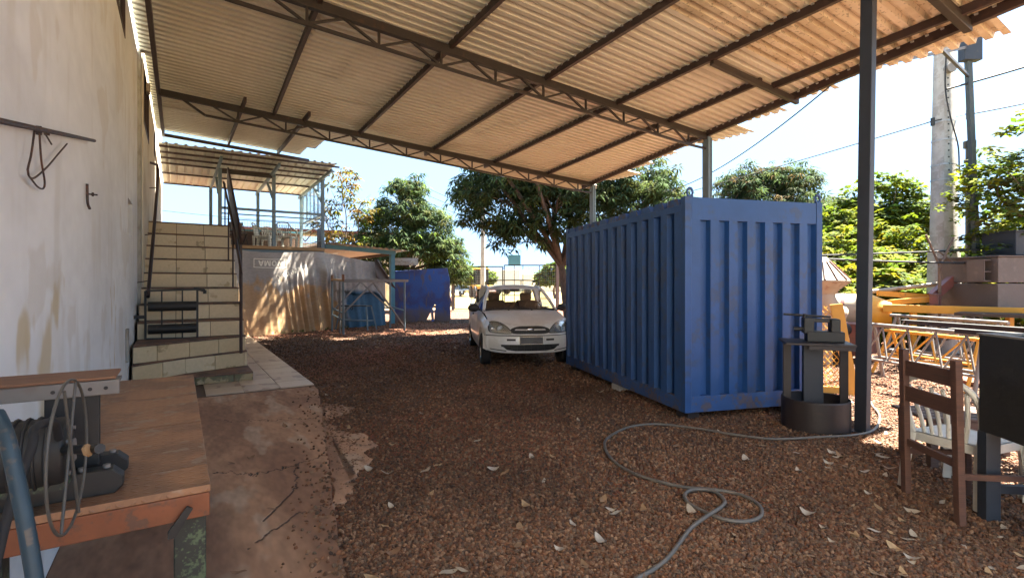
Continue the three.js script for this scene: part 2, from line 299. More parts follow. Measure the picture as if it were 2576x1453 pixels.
  part(o, 'junction_box', new GB().box(-.47, 5.0, -11.3, .06, .16, .2, 0, 0, 0, .01), M.offWhite);
}
// rods and hooks on the wall
{
  const o = thing('wall_rod', 'slanted rusty rod fixed to the white wall with wire loops hanging', 'rod', V(0, 0, 0), PSI);
  part(o, 'rod', new GB().cyl(F(2.2, -.515, 2.01), F(4.75, -.515, 2.53), .011, .011, 8), M.rustBar);
  part(o, 'clip', new GB().box(-.54, 2.2, -3.15, .02, .04, .012), M.rustBar); part(o, 'clip', new GB().box(-.54, 2.235, -3.32, .02, .03, .012), M.rustBar);
  part(o, 'wire_loop', new GB().tube([[3.01, 2.167], [2.95, 2.05], [2.89, 1.965], [2.99, 1.955], [3.25, 2.05], [3.5, 2.16], [3.78, 2.284]].map(([a, y]) => F(a, -.53, y)), .0042, 6), M.rustBar);
  part(o, 'wire_loop', new GB().tube([[3.13, 2.193], [3.17, 2.07], [3.24, 1.983], [3.21, 1.944], [3.10, 1.934], [2.97, 1.95]].map(([a, y]) => F(a, -.535, y)), .0042, 6), M.rustBar);
  part(o, 'wire_stub', new GB().tube([[3.26, 2.22], [3.35, 2.21], [3.43, 2.2]].map(([a, y]) => F(a, -.54, y)), .004, 5), M.rustBar);
  rebase(o, F(3.4, -.55, 2.2));
  const h = thing('wall_bracket', 'small iron bracket with a bolt sticking out of the white wall', 'bracket', V(0, 0, 0), PSI);
  part(h, 'plate', new GB().tube([F(4.66, -.545, 2.2), F(4.66, -.542, 2.07), F(4.7, -.535, 2.03)], .009, 6), M.rustBar);
  part(h, 'bolt', new GB().cyl(F(4.66, -.55, 2.13), F(4.68, -.49, 2.13), .006, .006, 8).cyl(F(4.668, -.52, 2.13), F(4.672, -.51, 2.13), .014, .014, 6), M.rustBar);
  rebase(h, F(4.62, -.55, 2.14));
}
// ---------- stairs ----------
{
  const o = thing('staircase', 'cream tiled outdoor staircase climbing along the wall to the balcony', 'staircase', V(0, 0, 0), PSI);
  const riserRow = (p, q, y0, y1, widths, list) => {   // tiles on the upright face from p to q ([a, b])
    const A = F(p[0], p[1], 0), B = F(q[0], q[1], 0), L = A.distanceTo(B), dir = B.clone().sub(A).normalize(), ang = Math.atan2(-dir.z, dir.x), nrm = V(-dir.z, 0, dir.x); let x = 0, k = 0;
    while (x < L - .02) { const w = Math.min(widths[k % widths.length], L - x), c = A.clone().addScaledVector(dir, x + w / 2).addScaledVector(nrm, .006); part(o, 'riser_tile', new GB().box(c.x, (y0 + y1) / 2, c.z, w - .008, y1 - y0 - .006, .018, ang, 0, 0, .003), list[Math.floor(rnd() * list.length)]); x += w; k++; }
  };
  const step = (front, back, y0, y1, list, widths) => {
    const poly = [...front, ...back.slice().reverse()];
    part(o, 'step', new GB().add(prism(poly, y0, y1 - .022)), M.mortar);
    const d = front.map(([a, b]) => [a - .022, b]);
    part(o, 'tread', new GB().add(prism([...d, ...back.slice().reverse()], y1 - .022, y1, .004)), M.clay);
    for (let i = 1; i < front.length; i++) riserRow(front[i - 1], front[i], y0, y1 - .024, widths, list);
  };
  step([[8.3, -.525], [8.57, .3], [8.57, .93]], [[9.7, -.525], [9.7, .93]], .05, .178, mossTiles, [.38, .38, .44, .2]);
  step([[8.38, -.525], [8.87, .07], [9.24, .915]], [[9.75, -.525], [9.75, .915]], .178, .42, [...riserTiles, mossTiles[0]], [.42, .45, .33, .33, .3]);
  step([[8.5, -.525], [9.3, .90]], [[9.8, -.525], [9.8, .90]], .42, .66, riserTiles, [.3, .44, .44, .45]);
  for (let k = 0; k < 8; k++) {
    const a = 9.42 + k * .4, y = .66 + k * .2565, back = k === 7 ? 12.6 : a + .52;
    part(o, 'step', new GB().add(prism([[a, -.525], [a, .87], [back, .87], [back, -.525]], y - .3, y + .2345)), M.mortar);
    part(o, 'tread', new GB().add(prism([[a - .022, -.525], [a - .022, .885], [back, .885], [back, -.525]], y + .2345, y + .2565, .004)), M.clay);
    riserRow([a, -.525], [a, .87], y, y + .2325, [.48, .46, .46], riserTiles);
  }
  // closed side of the flight
  const side = [[9.42, .1], [9.42, .62]]; const pl = []; for (let k = 0; k < 8; k++) { pl.push([9.42 + k * .4, .66 + k * .2565 - .3]); }
  const s = new THREE.Shape([[9.45, 0], ...pl, [12.6, 2.4], [12.6, 0]].map(p => new THREE.Vector2(...p)));
  const g = new THREE.ExtrudeGeometry(s, { depth: 1.365, bevelEnabled: false, steps: 1 }); g.applyMatrix4(new THREE.Matrix4().makeBasis(V(0, 0, -1), V(0, 1, 0), V(1, 0, 0)).setPosition(-.51, 0, 0));
  part(o, 'flight_body', new GB().add(g), M.mortar);
  for (let k = 0; k < 8; k++) { const a = 9.42 + k * .4, y = .66 + k * .2565; for (let yy = y + .21; yy > .06; yy -= .3) part(o, 'side_tile', new GB().box(.877, yy - .14, -a - .2, .016, .292, .392, 0, 0, 0, .003), riserTiles[Math.floor(rnd() * 3)]); }
  // landing up to the balcony
  part(o, 'landing', new GB().add(prism([[12.61, -.525], [17.25, -.525], [17.25, .9], [12.61, .9]], 2.5, 2.69)), M.mortar);
  for (const a of [13, 15, 17]) part(o, 'landing_post', new GB().box(.8, 1.25, -a, .12, 2.5, .12), M.blueGrey);
  // right balustrade
  const nb = .80, rail = [F(8.9, nb, .42), F(8.9, nb, 1.66), F(9.25, nb, 1.92), F(12.3, nb - .02, 3.62)];
  part(o, 'newel', new GB().cyl(rail[0], rail[1], .024, .024, 10), M.brownRail);
  part(o, 'handrail', new GB().tube([rail[1], F(8.95, nb, 1.74), F(9.3, nb, 1.96), F(10.5, nb, 2.63), F(12.3, nb - .02, 3.62)], .022, 8, 30), M.brownRail);
  part(o, 'balustrade_panel', new GB().add((() => { const q = new THREE.Shape([[9.7, 1.05], [9.75, 2.15], [10.1, 2.55], [12.5, 3.98], [12.62, 3.7], [12.5, 3.5], [10.2, 2.12], [9.92, 1.8], [9.86, 1.05]].map(p => new THREE.Vector2(...p))), e = new THREE.ExtrudeGeometry(q, { depth: .035, bevelEnabled: false }); e.applyMatrix4(new THREE.Matrix4().makeBasis(V(0, 0, -1), V(0, 1, 0), V(1, 0, 0)).setPosition(.86, 0, 0)); return e; })()), M.brownRail);
  for (const [a, y0, y1] of [[10.3, 1.3, 2.5], [11.3, 1.95, 3.08], [12.2, 2.7, 3.58]]) part(o, 'baluster', new GB().cyl(F(a, nb, y0), F(a, nb, y1), .014, .014, 8), M.brownRail);
  // wall handrail
  part(o, 'wall_handrail', new GB().tube([F(12.7, -.52, 3.95), F(12.9, -.38, 3.95), F(12.95, -.37, 3.85), F(12.7, -.37, 3.55), F(11.3, -.375, 2.62), F(10.2, -.38, 1.9), F(9.2, -.385, 1.3)], .026, 8, 40), M.brownRail);
  for (const [a, y] of [[12.5, 3.42], [10.9, 2.36], [9.6, 1.54]]) part(o, 'rail_bracket', new GB().cyl(F(a, -.535, y - .03), F(a, -.375, y), .009, .009, 6), M.brownRail);
  rebase(o, F(9, .2, 0));
}
// iron rack hinged on the pilaster
{
  const o = thing('iron_gate_leaf', 'small black iron gate leaf with two fat pipes in front of the stairs', 'gate', V(0, 0, 0), PSI);
  const a = 9.3, b0 = -.42, b1 = .235, y0 = .672, y1 = 1.385, G = () => new GB();
  part(o, 'frame', G().bar(F(a, b0, y1), F(a, b1, y1 + .02), .03, .03).bar(F(a, b0, y0), F(a, b1, y0 - .02), .03, .03).bar(F(a, b0, y0), F(a, b0, y1), .03).bar(F(a, b1, y0 - .02), F(a, b1, y1 + .02), .03), M.blackIron);
  for (const b of [b0 + .2, b0 + .46]) part(o, 'upright_bar', G().bar(F(a, b, y0), F(a, b, y1), .02), M.blackIron);
  for (const y of [1.15, .81]) part(o, 'pipe', G().cyl(F(a + .03, b0 + .03, y), F(a + .03, b1 - .015, y), .072, .072, 16), M.blackIron);
  part(o, 'latch', G().bar(F(a, b1 - .05, y1 + .035), F(a, b1 + .1, y1 + .0), .035, .045).cyl(F(a, b1 + .1, y1 - .05), F(a, b1 + .1, y1 + .01), .025, .025, 8), M.blackIron);
  part(o, 'hinge', G().box(-.485, 1.0, -a, .15, .05, .03), M.blackIron);
  rebase(o, F(a, b0, y0));
}
// ---------- big steel canopy ----------
const eaveB = a => 9.08 + .291 * (a - 6.61);
const roofY = (a, b) => 4.5 + .056 * (eaveB(a) - b);
{
  const o = thing('canopy', 'large steel canopy of corrugated sheets on latticed trusses over the yard', 'canopy', V(0, 0, 0), PSI);
  // roof sheets, each with its own ribs
  const sheet = (a0, w, b0, b1, dy, m, pitch = .17) => {
    const prof = []; for (let x = 0; x < w + .03; x += pitch) prof.push([x, 0], [x + pitch * .46, 0], [x + pitch * .56, .066], [x + pitch * .9, .066]); prof.push([(Math.floor((w + .03) / pitch) + 1) * pitch, 0]);
    const g = new GB(), P = (x, h, b) => F(a0 + x, b, roofY(a0 + x, b) + .115 + h + dy), mid = (b0 + b1) / 2, sag = R(-.002, .002), pos = [];
    for (let i = 1; i < prof.length; i++) { const [x0, h0] = prof[i - 1], [x1, h1] = prof[i]; for (const [p, q, s0, s1] of [[b0, mid, 0, sag], [mid, b1, sag, 0]]) { const A = P(x0, h0 + s0, p), B = P(x1, h1 + s0, p), C2 = P(x1, h1 + s1, q), D = P(x0, h0 + s1, q); for (const v of [A, B, C2, A, C2, D]) pos.push(v.x, v.y, v.z); } }
    const gg = new THREE.BufferGeometry(); gg.setAttribute('position', new THREE.Float32BufferAttribute(pos, 3)); gg.computeVertexNormals();
    part(o, 'roof_sheet', new GB().add(gg), m);
  };
  let k = 0;
  for (let a = -1.16; a < 12.6; a += 1.02, k++) {
    const end = eaveB(a + .5) + .28 + (k % 4 === 3 ? .42 : 0) + R(-.04, .12), old = a < 3.9;
    const s1 = [4.0, 3.4, 4.6, 3.1, 3.7][k % 5] + R(-.2, .2), s2 = [7.2, 6.6, 7.6][k % 3];
    sheet(a, 1.02, eaveB(a) - s1, end, R(0, .004), old ? M.sheetOld : M.sheet);
    sheet(a, 1.02, eaveB(a) - s2, eaveB(a) - s1 + .2, .012 + R(0, .004), M.sheet);
    sheet(a, 1.02, a < 9.2 ? -.535 : -.478, eaveB(a) - s2 + .2, .024 + R(0, .003), M.sheet);
  }
  for (let a = 13.12, j = 0; a < 15.1; a += 1.02, j++) sheet(a, 1.02, -.478, 2.95 + [.1, -.1, .25][j], R(0, .006), M.sheet);
  // trusses across
  const truss = (a, post) => {
    const B0 = -.32, B1 = eaveB(a), y = b => roofY(a, b), t = part(o, 'truss', new GB().bar(F(a, B0, y(B0) - .0), F(a, B1, y(B1)), .085, .125, 0, .008), M.darkSteel);
    part(t, 'bottom_chord', new GB().bar(F(a, B0 + .35, y(B0) - .05), F(a, B0 + .75, y(B0 + .7) - .27), .04).bar(F(a, B0 + .75, y(B0 + .7) - .27), F(a, B1 - (a === 2.1 ? 3 : .6), y(B1 - (a === 2.1 ? 3 : .6)) - .27), .04).bar(F(a, B1 - (a === 2.1 ? 3 : .6), y(B1 - (a === 2.1 ? 3 : .6)) - .27), F(a, B1 - (a === 2.1 ? 2.4 : 0), y(B1) - (a === 2.1 ? -.05 : .24)), .04), M.darkSteel);
    let n = 0; for (let s = .57; s < B1 - .5; s += .9, n++) {
      const b = B1 - s, bt = b - .45, w = new GB().bar(F(a, b, y(b) - .05), F(a, b, y(b) - .26), .03); if (a === 2.1 && s < 3) continue; if (bt > B0 + .4) w.bar(F(a, b, y(b) - .26), F(a, bt, y(bt) - .05), .03); w.bar(F(a, b, y(b) - .26), F(a, b + .45, y(b + .45) - .05), .03);
      part(t, 'web', w, M.darkSteel);
    }
  };
  for (const a of [2.1, 6.61, 11.73]) truss(a);
  // purlins fanning from truss to truss
  const s1 = [0, 1.17, 2.55, 4.13, 5.83, 7.63], s2 = [0, 1.7, 3.48, 5.24, 7.09, 8.9], at = (i, a) => eaveB(a) - lerp(s1[i], s2[i], (a - 6.61) / 5.12);
  for (let i = 0; i < 6; i++) {
    const runs = i === 1 ? [[-1.05, 4.5, .45], [4.5, 12.4, 0]] : [[-1.05, i === 5 ? 11.73 : 12.4, 0]];
    for (const [a0, a1, off] of runs) part(o, 'purlin', new GB().bar(F(a0, at(i, a0) + off, roofY(a0, at(i, a0) + off) + .062), F(a1, at(i, a1) + off * .7, roofY(a1, at(i, a1) + off * .7) + .062), i ? .055 : .07, i ? .10 : .12), M.purlin);
  }
  const lightDots = new GB(); for (let i = 0; i < 6; i++) for (let a = 1.5; a < 12.4; a += .17) { const off = i === 1 && a < 4.5 ? .45 : 0; lightDots.box(at(i, a) + off - .045, roofY(a, at(i, a) + off) + .098, -a, .022, .02, .035); }  // pale boxes added to stand for dots of light where ribs cross purlins
  part(o, 'rib_light_dots', lightDots, M.galv).userData.kind = 'stuff';
  for (const b of [1.08, 2.27]) part(o, 'purlin', new GB().bar(F(11.2, b, roofY(11.2, b) + .062), F(15.3, b, roofY(15.3, b) + .062), .05, .1), M.purlin);
  part(o, 'wall_beam', new GB().bar(F(-1.05, -.33, roofY(-1.05, -.33) + .03), F(15.4, -.33, roofY(15.4, -.33) + .03), .06, .13), M.purlin);
  part(o, 'short_beam', new GB().bar(F(4.5, eaveB(4.5) + .1, roofY(4.5, eaveB(4.5)) + .0), F(4.5, at(2, 4.5), roofY(4.5, at(2, 4.5)) + .0), .06, .09), M.darkSteel);
  part(o, 'end_beam', new GB().bar(F(15.35, -.33, roofY(15.35, -.33) + .01), F(15.35, 3.1, roofY(15.35, 3.1) + .01), .05, .08), M.purlin);
  for (const a of [6.61, 11.73]) {
    const b = eaveB(a), p = part(o, 'post', new GB().box(b, 2.22, -a, .085, 4.56, .15, 0, 0, 0, .008).box(b + .045, 2.22, -a, .02, 4.5, .19), a > 3 ? M.blueGrey : M.darkSteel);
    part(p, 'bracket', new GB().box(b + .05, 4.46, -a - .09, .3, .12, .1), M.offWhite);
  }
  const lean = part(o, 'post', new GB().bar(V(5.755, 0, -2.38), V(5.66, 4.56, -2.28), .1, .11, 0, .006), M.postBlue);
  part(lean, 'weld_plate', new GB().box(5.755, .006, -2.38, .16, .016, .16), M.postBlue);
  rebase(o, F(6.61, 4, 0));
}

// ---------- blue container ----------
{
  const yaw = Math.atan2(.269, 1), o = thing('storage_container', 'blue corrugated steel storage container standing on blocks in the yard', 'container', V(1.888, 0, -5.57), yaw);
  const W = 1.856, L = 3.59, y0 = .08, y1 = 2.45;   // local: x along the end face, z = -length
  const G = () => new GB();
  const post = (x, z) => part(o, 'corner_post', G().box(x, (y0 + y1) / 2, z, .085, y1 - y0, .085, 0, 0, 0, .006), M.container);
  post(.0425, -.0425); post(W - .0425, -.0425); post(.0425, -L + .0425); post(W - .0425, -L + .0425);
  part(o, 'end_rail', G().box(W / 2, y0 + .09, -.035, W - .172, .18, .06, 0, 0, 0, .006), M.containerDirty);
  part(o, 'end_rail', G().box(W / 2, y1 - .13, -.035, W - .172, .25, .06, 0, 0, 0, .006), M.container);
  part(o, 'side_rail', G().box(.035, y0 + .075, -L / 2, .06, .15, L - .172, 0, 0, 0, .006), M.containerDirty);
  part(o, 'side_rail', G().box(.035, y1 - .12, -L / 2, .06, .08, L - .172, 0, 0, 0, .006), M.container);
  part(o, 'side_rail', G().box(W - .035, y0 + .075, -L / 2, .06, .15, L - .172), M.container);
  part(o, 'side_rail', G().box(W - .035, y1 - .12, -L / 2, .06, .08, L - .172), M.container);
  part(o, 'end_rail', G().box(W / 2, y0 + .09, -L + .035, W - .172, .18, .06), M.container);
  part(o, 'end_rail', G().box(W / 2, y1 - .13, -L + .035, W - .172, .25, .06), M.container);
  // pressed wall panels: one sheet per rib
  const corr = (n, len, yb, yt, depth, put) => { const p = len / n; for (let i = 0; i < n; i++) { const pts = [[0, 0], [.46, 0], [.52, -depth], [.94, -depth], [1.0, 0]], pos = []; for (let k = 1; k < 5; k++) { const A = put((i + pts[k - 1][0]) * p, yb, pts[k - 1][1]), B = put((i + pts[k][0]) * p, yb, pts[k][1]), C2 = put((i + pts[k][0]) * p, yt, pts[k][1]), D = put((i + pts[k - 1][0]) * p, yt, pts[k - 1][1]); for (const v of [A, B, C2, A, C2, D]) pos.push(v.x, v.y, v.z); } const g = new THREE.BufferGeometry(); g.setAttribute('position', new THREE.Float32BufferAttribute(pos, 3)); g.computeVertexNormals(); part(o, 'wall_panel', G().add(g), M.container); } };
  corr(7, W - .17, y0 + .17, y1 - .24, .06, (u, y, d) => V(.085 + u, y, -.006 + d));
  corr(12, L - .17, y0 + .14, y1 - .13, .085, (u, y, d) => V(.006 - d, y, -.085 - u));
  corr(13, L - .17, y0 + .15, y1 - .14, .055, (u, y, d) => V(W - .012 + d, y, -L + .085 + u));
  corr(7, W - .17, y0 + .18, y1 - .25, .05, (u, y, d) => V(W - .085 - u, y, -L + .012 - d));
  // humped roof sheets whose ends show along the side
  const n = 11, p = (L - .2) / n;
  for (let i = 0; i < n; i++) { const s = new THREE.Shape([[0, 0], [.04, .075], [p - .1, .075], [p - .06, 0]].map(q => new THREE.Vector2(...q))), e = new THREE.ExtrudeGeometry(s, { depth: W - .01, bevelEnabled: false }); e.applyMatrix4(new THREE.Matrix4().makeBasis(V(0, 0, -1), V(0, 1, 0), V(1, 0, 0)).setPosition(.005, y1 - .08, -.12 - i * p)); part(o, 'roof_rib', G().add(e), M.containerDirty); }
  part(o, 'roof_pan', G().box(W / 2, y1 - .095, -L / 2, W - .08, .02, L - .1), M.containerDirty);
  part(o, 'floor', G().box(W / 2, y0 + .06, -L / 2, W - .1, .06, L - .1), M.woodSlat);
  for (const [x, z] of [[.1, -.06], [W - .02, -.05]]) part(o, 'lifting_eye', G().add(new THREE.TorusGeometry(.034, .012, 8, 18), new THREE.Matrix4().makeScale(1, 1.35, 1).setPosition(x, y1 + .055, z)).box(x, y1 - .02, z, .07, .07, .03), M.container);
  for (const [x, z, m] of [[.14, -.16, M.darkSteel], [W - .14, -.16, M.darkSteel], [.09, -1.7, M.concretePole], [W - .1, -1.7, M.concretePole], [.14, -L + .2, M.darkSteel], [W - .14, -L + .2, M.darkSteel]]) part(o, 'support_block', G().box(x, .035, z, .16, .088, .2, .1, 0, 0, .006), m);
}
// ---------- vise on its stand ----------
{
  const o = thing('vise_stand', 'bench vise bolted to a dark steel stand in a round drum', 'vise', V(3.16, 0, -5.32), -.35), G = () => new GB();
  part(o, 'drum', G().lathe([[.312, 0], [.316, .006], [.316, .30], [.312, .315], [.300, .315], [.300, .05], [0, .05]], 40), M.darkSteel);
  part(o, 'drum_fill', G().lathe([[.299, .0], [.299, .20], [0, .215]], 24), M.mortar);
  part(o, 'stand_column', G().box(-.03, .53, .02, .18, .69, .1, 0, 0, 0, .005), M.postBlue);
  for (const [x, z] of [[-.26, -.02], [.26, -.02], [-.02, -.2]]) part(o, 'stand_leg', G().box(x, .53, z, .075, .69, .04, 0, 0, 0, .004), M.darkSteel);
  part(o, 'top_plate', G().box(0, .885, 0, .62, .022, .5, 0, 0, 0, .004), M.darkSteel);
  part(o, 'plate_skirt', G().box(.1, .855, .235, .4, .045, .012), M.darkSteel);
  const v = part(o, 'vise_base', G().box(.08, .95, .0, .34, .11, .17, 0, 0, 0, .012), M.blackIron);
  part(o, 'vise_jaw', G().box(-.07, 1.06, 0, .1, .17, .15, 0, 0, 0, .016), M.blackIron); part(o, 'vise_jaw', G().box(.17, 1.06, 0, .09, .15, .15, 0, 0, 0, .016), M.blackIron);
  part(o, 'vise_slide', G().box(.05, 1.115, 0, .3, .04, .07, 0, 0, 0, .006).cyl(V(-.2, 1.02, 0), V(-.05, 1.02, 0), .022, .022, 12), M.blackIron);
  part(o, 'vise_handle', G().cyl(V(-.30, 1.175, .03), V(.14, 1.15, -.02), .012, .012, 8).cyl(V(-.1, 1.1, 0), V(-.1, 1.18, .01), .022, .016, 10), M.blackIron);
}
// ---------- workbench on the left ----------
{
  const o = thing('workbench', 'heavy brown workbench with orange edge and mottled green legs by the wall', 'workbench', V(0, 0, 0), PSI), G = () => new GB();
  const B0 = -.52, B1 = .085, A0 = 1.92, A1 = 4.28, cut = [A0, 2.14, 2.82, 3.53, A1];
  M.checker = mat({ map: tex(512, 512, (u, v) => { const n = fbm(u, v, 5, 5, 171), f = fbm(u, v, 40, 3, 172); let c = mixc([.31, .15, .068], [.20, .098, .048], sstep(.38, .66, n)).map(x => x * (.8 + .4 * f)); c = mixc(c, [.30, .24, .18], sstep(.66, .76, fbm(u, v, 18, 4, 173)) * .5); return enc(c); }, [1.1, 1.1]), roughness: .55, bumpScale: .0022,
    bumpMap: tex(256, 256, (u, v) => { const x = u * 16, y = v * 16, i = Math.floor(x), j = Math.floor(y), fx = x - i - .5, fy = y - j - .5, s = (i + j) % 2 ? 1 : -1, p = (fx + s * fy) * .707, q = (fx - s * fy) * .707, e = 1 - sstep(.7, 1, (p / .42) ** 2 + (q / .13) ** 2); return [e, e, e]; }, [.5, .5], false) });
  for (let i = 0; i < 4; i++) part(o, 'board', G().box((B0 + B1) / 2, .838, -(cut[i] + cut[i + 1]) / 2, B1 - B0, .024, cut[i + 1] - cut[i] - .006, 0, R(-.002, .002), 0, .003), M.checker);
  part(o, 'apron', G().box((B0 + B1) / 2, .787, -A0 - .02, B1 - B0 - .004, .076, .036, 0, 0, 0, .004), M.orange);
  part(o, 'apron', G().box(B1 - .02, .787, -(A0 + A1) / 2 - .02, .036, .076, A1 - A0 - .1, 0, 0, 0, .004), M.woodBoard);
  part(o, 'apron', G().box((B0 + B1) / 2, .787, -A1 + .02, B1 - B0 - .004, .076, .036), M.woodBoard);
  for (const [a, b] of [[A0 + .09, B1 - .055], [A0 + .09, B0 + .06], [A1 - .1, B1 - .055], [A1 - .1, B0 + .06]]) part(o, 'leg', G().box(b, .392, -a, .09, .714, .09, 0, 0, 0, .005), M.greenIron);
  part(o, 'gusset', G().add((() => { const s = new THREE.Shape([[0, 0], [.09, 0], [.09, .05], [.03, .0], [-.05, -.0], [.0, .055]].map(q => new THREE.Vector2(...q))); return new THREE.ExtrudeGeometry(new THREE.Shape([[0, 0], [.05, .07], [.066, .06], [.02, -.02], [0, -.02]].map(q => new THREE.Vector2(...q))), { depth: .01, bevelEnabled: false }); })(), new THREE.Matrix4().setPosition(-.03, .73, -A0 + .012)), M.blackIron);
  rebase(o, F(3.1, -.2, 0));
}
// machine on the bench: channel feet, drum motor, stand plate, table on top, spoked hoop
{
  M.hoop = paint([.075, .07, .058], [.12, .08, .05], .4, 251, .3);
  const o = thing('bench_machine', 'black bench machine with drum motor and small table on the workbench', 'machine', V(0, 0, 0), PSI), G = () => new GB();
  for (const a of [2.03, 2.2]) part(o, 'channel_foot', G().add((() => { const s = new THREE.Shape([[-.62, 0], [-.17, 0], [-.15, .02], [-.15, .045], [-.175, .07], [-.62, .07]].map(q => new THREE.Vector2(...q))), e = new THREE.ExtrudeGeometry(s, { depth: .05, bevelEnabled: true, bevelSize: .003, bevelThickness: .003, bevelSegments: 1 }); e.translate(0, .852, -a - .025); return e; })()), M.blackIron);
  part(o, 'stand_plate', G().box(-.285, 1.03, -2.14, .135, .24, .03, 0, 0, 0, .004), M.blackIron);
  part(o, 'motor', G().lathe([[0, 0], [.085, 0], [.098, .012], [.10, .26], [.09, .275], [0, .275]], 28, new THREE.Matrix4().makeRotationZ(Math.PI / 2).setPosition(-.27, 1.01, -1.97)), M.blackIron);
  for (let k = 0; k < 9; k++) part(o, 'cooling_rib', G().add(new THREE.TorusGeometry(.101, .005, 6, 32), new THREE.Matrix4().makeRotationY(Math.PI / 2).setPosition(-.31 - k * .025, 1.01, -1.97)), M.blackIron);
  part(o, 'end_cap', G().lathe([[.0, .0], [.03, .0], [.034, -.012], [.0, -.014]], 16, new THREE.Matrix4().makeRotationZ(Math.PI / 2).setPosition(-.27, 1.01, -1.97)), M.greySteel);
  for (let k = 0; k < 4; k++) part(o, 'cap_bolt', G().cyl(V(-.27, 1.01 + .068 * Math.sin(k * 1.57 + .6), -1.97 + .068 * Math.cos(k * 1.57 + .6)), V(-.262, 1.01 + .068 * Math.sin(k * 1.57 + .6), -1.97 + .068 * Math.cos(k * 1.57 + .6)), .007, .007, 6), M.greySteel);
  for (const [b, a] of [[-.19, 2.03], [-.25, 2.03], [-.19, 2.2]]) part(o, 'foot_bolt', G().cyl(F(a, b, .922), F(a, b, .935), .011, .011, 6), M.greySteel);
  part(o, 'motor_cradle', G().box(-.42, .925, -1.98, .3, .02, .14), M.greenIron);
  part(o, 'table_channel', G().box(-.33, 1.16, -2.12, .33, .045, .012, 0, 0, 0, .003).box(-.33, 1.18, -2.16, .33, .008, .09), M.greySteel);
  for (const b of [-.24, -.33, -.2]) part(o, 'bolt_hole', G().cyl(F(2.116, b, 1.16), F(2.112, b, 1.16), .006, .006, 8), M.black);
  part(o, 'table_top', G().add(prism([[2.10, -.5], [2.12, -.175], [2.3, -.175], [2.3, -.53]], 1.186, 1.196, .002)), M.woodBoard);
  part(o, 'axle', G().cyl(F(1.9, -.275, 1.03), F(1.72, -.175, 1.065), .013, .013, 10), M.blackIron);
  part(o, 'axle_nut', G().cyl(F(1.735, -.205, 1.06), F(1.732, -.198, 1.063), .017, .017, 6), M.woodPale);
  const HM = new THREE.Matrix4().makeRotationY(Math.PI / 2 - .07).setPosition(-.235, 1.065, -1.70), hoop = part(o, 'hoop', G().add(new THREE.TorusGeometry(.188, .0036, 8, 64), HM), M.hoop);
  for (const t of [1.2, 1.95]) part(hoop, 'spoke', G().add(new GB().cyl(V(Math.cos(t) * .187, Math.sin(t) * .187, t > 1.5 ? .006 : 0), V(-Math.cos(t) * .187, -Math.sin(t) * .187, t > 1.5 ? .006 : 0), .0036, .0036, 6).g[0], HM), M.hoop);
  rebase(o, F(2.1, -.3, .85));
  const h = thing('air_hose', 'worn blue hose drooping in front of the bench machine', 'hose');
  part(h, 'hose_line', G().tube([V(-1.03, 1.24, -1.02), V(-.99, 1.2, -1.0), V(-.955, 1.12, -.985), V(-.925, 1.02, -.975), V(-.90, .9, -.968), V(-.88, .7, -.96), V(-.87, .4, -.97), V(-.85, .08, -1.05), V(-1.0, .055, -1.25)], .0135, 10, 60), M.blueHose);
  const c = thing('power_cable', 'black cable looped over the drum motor at the left edge', 'cable');
  part(c, 'cable_line', G().tube([V(-1.26, 1.07, -1.42), V(-1.22, 1.13, -1.36), V(-1.12, 1.16, -1.2), V(-1.09, 1.13, -1.16), V(-1.085, 1.06, -1.12), V(-1.08, .96, -1.08), V(-1.06, .86, -1.04), V(-1.0, .8, -1.0), V(-.93, .86, -.97), V(-.915, .83, -.965), V(-.90, .7, -.96)], .010, 8, 60), M.rubber);
}
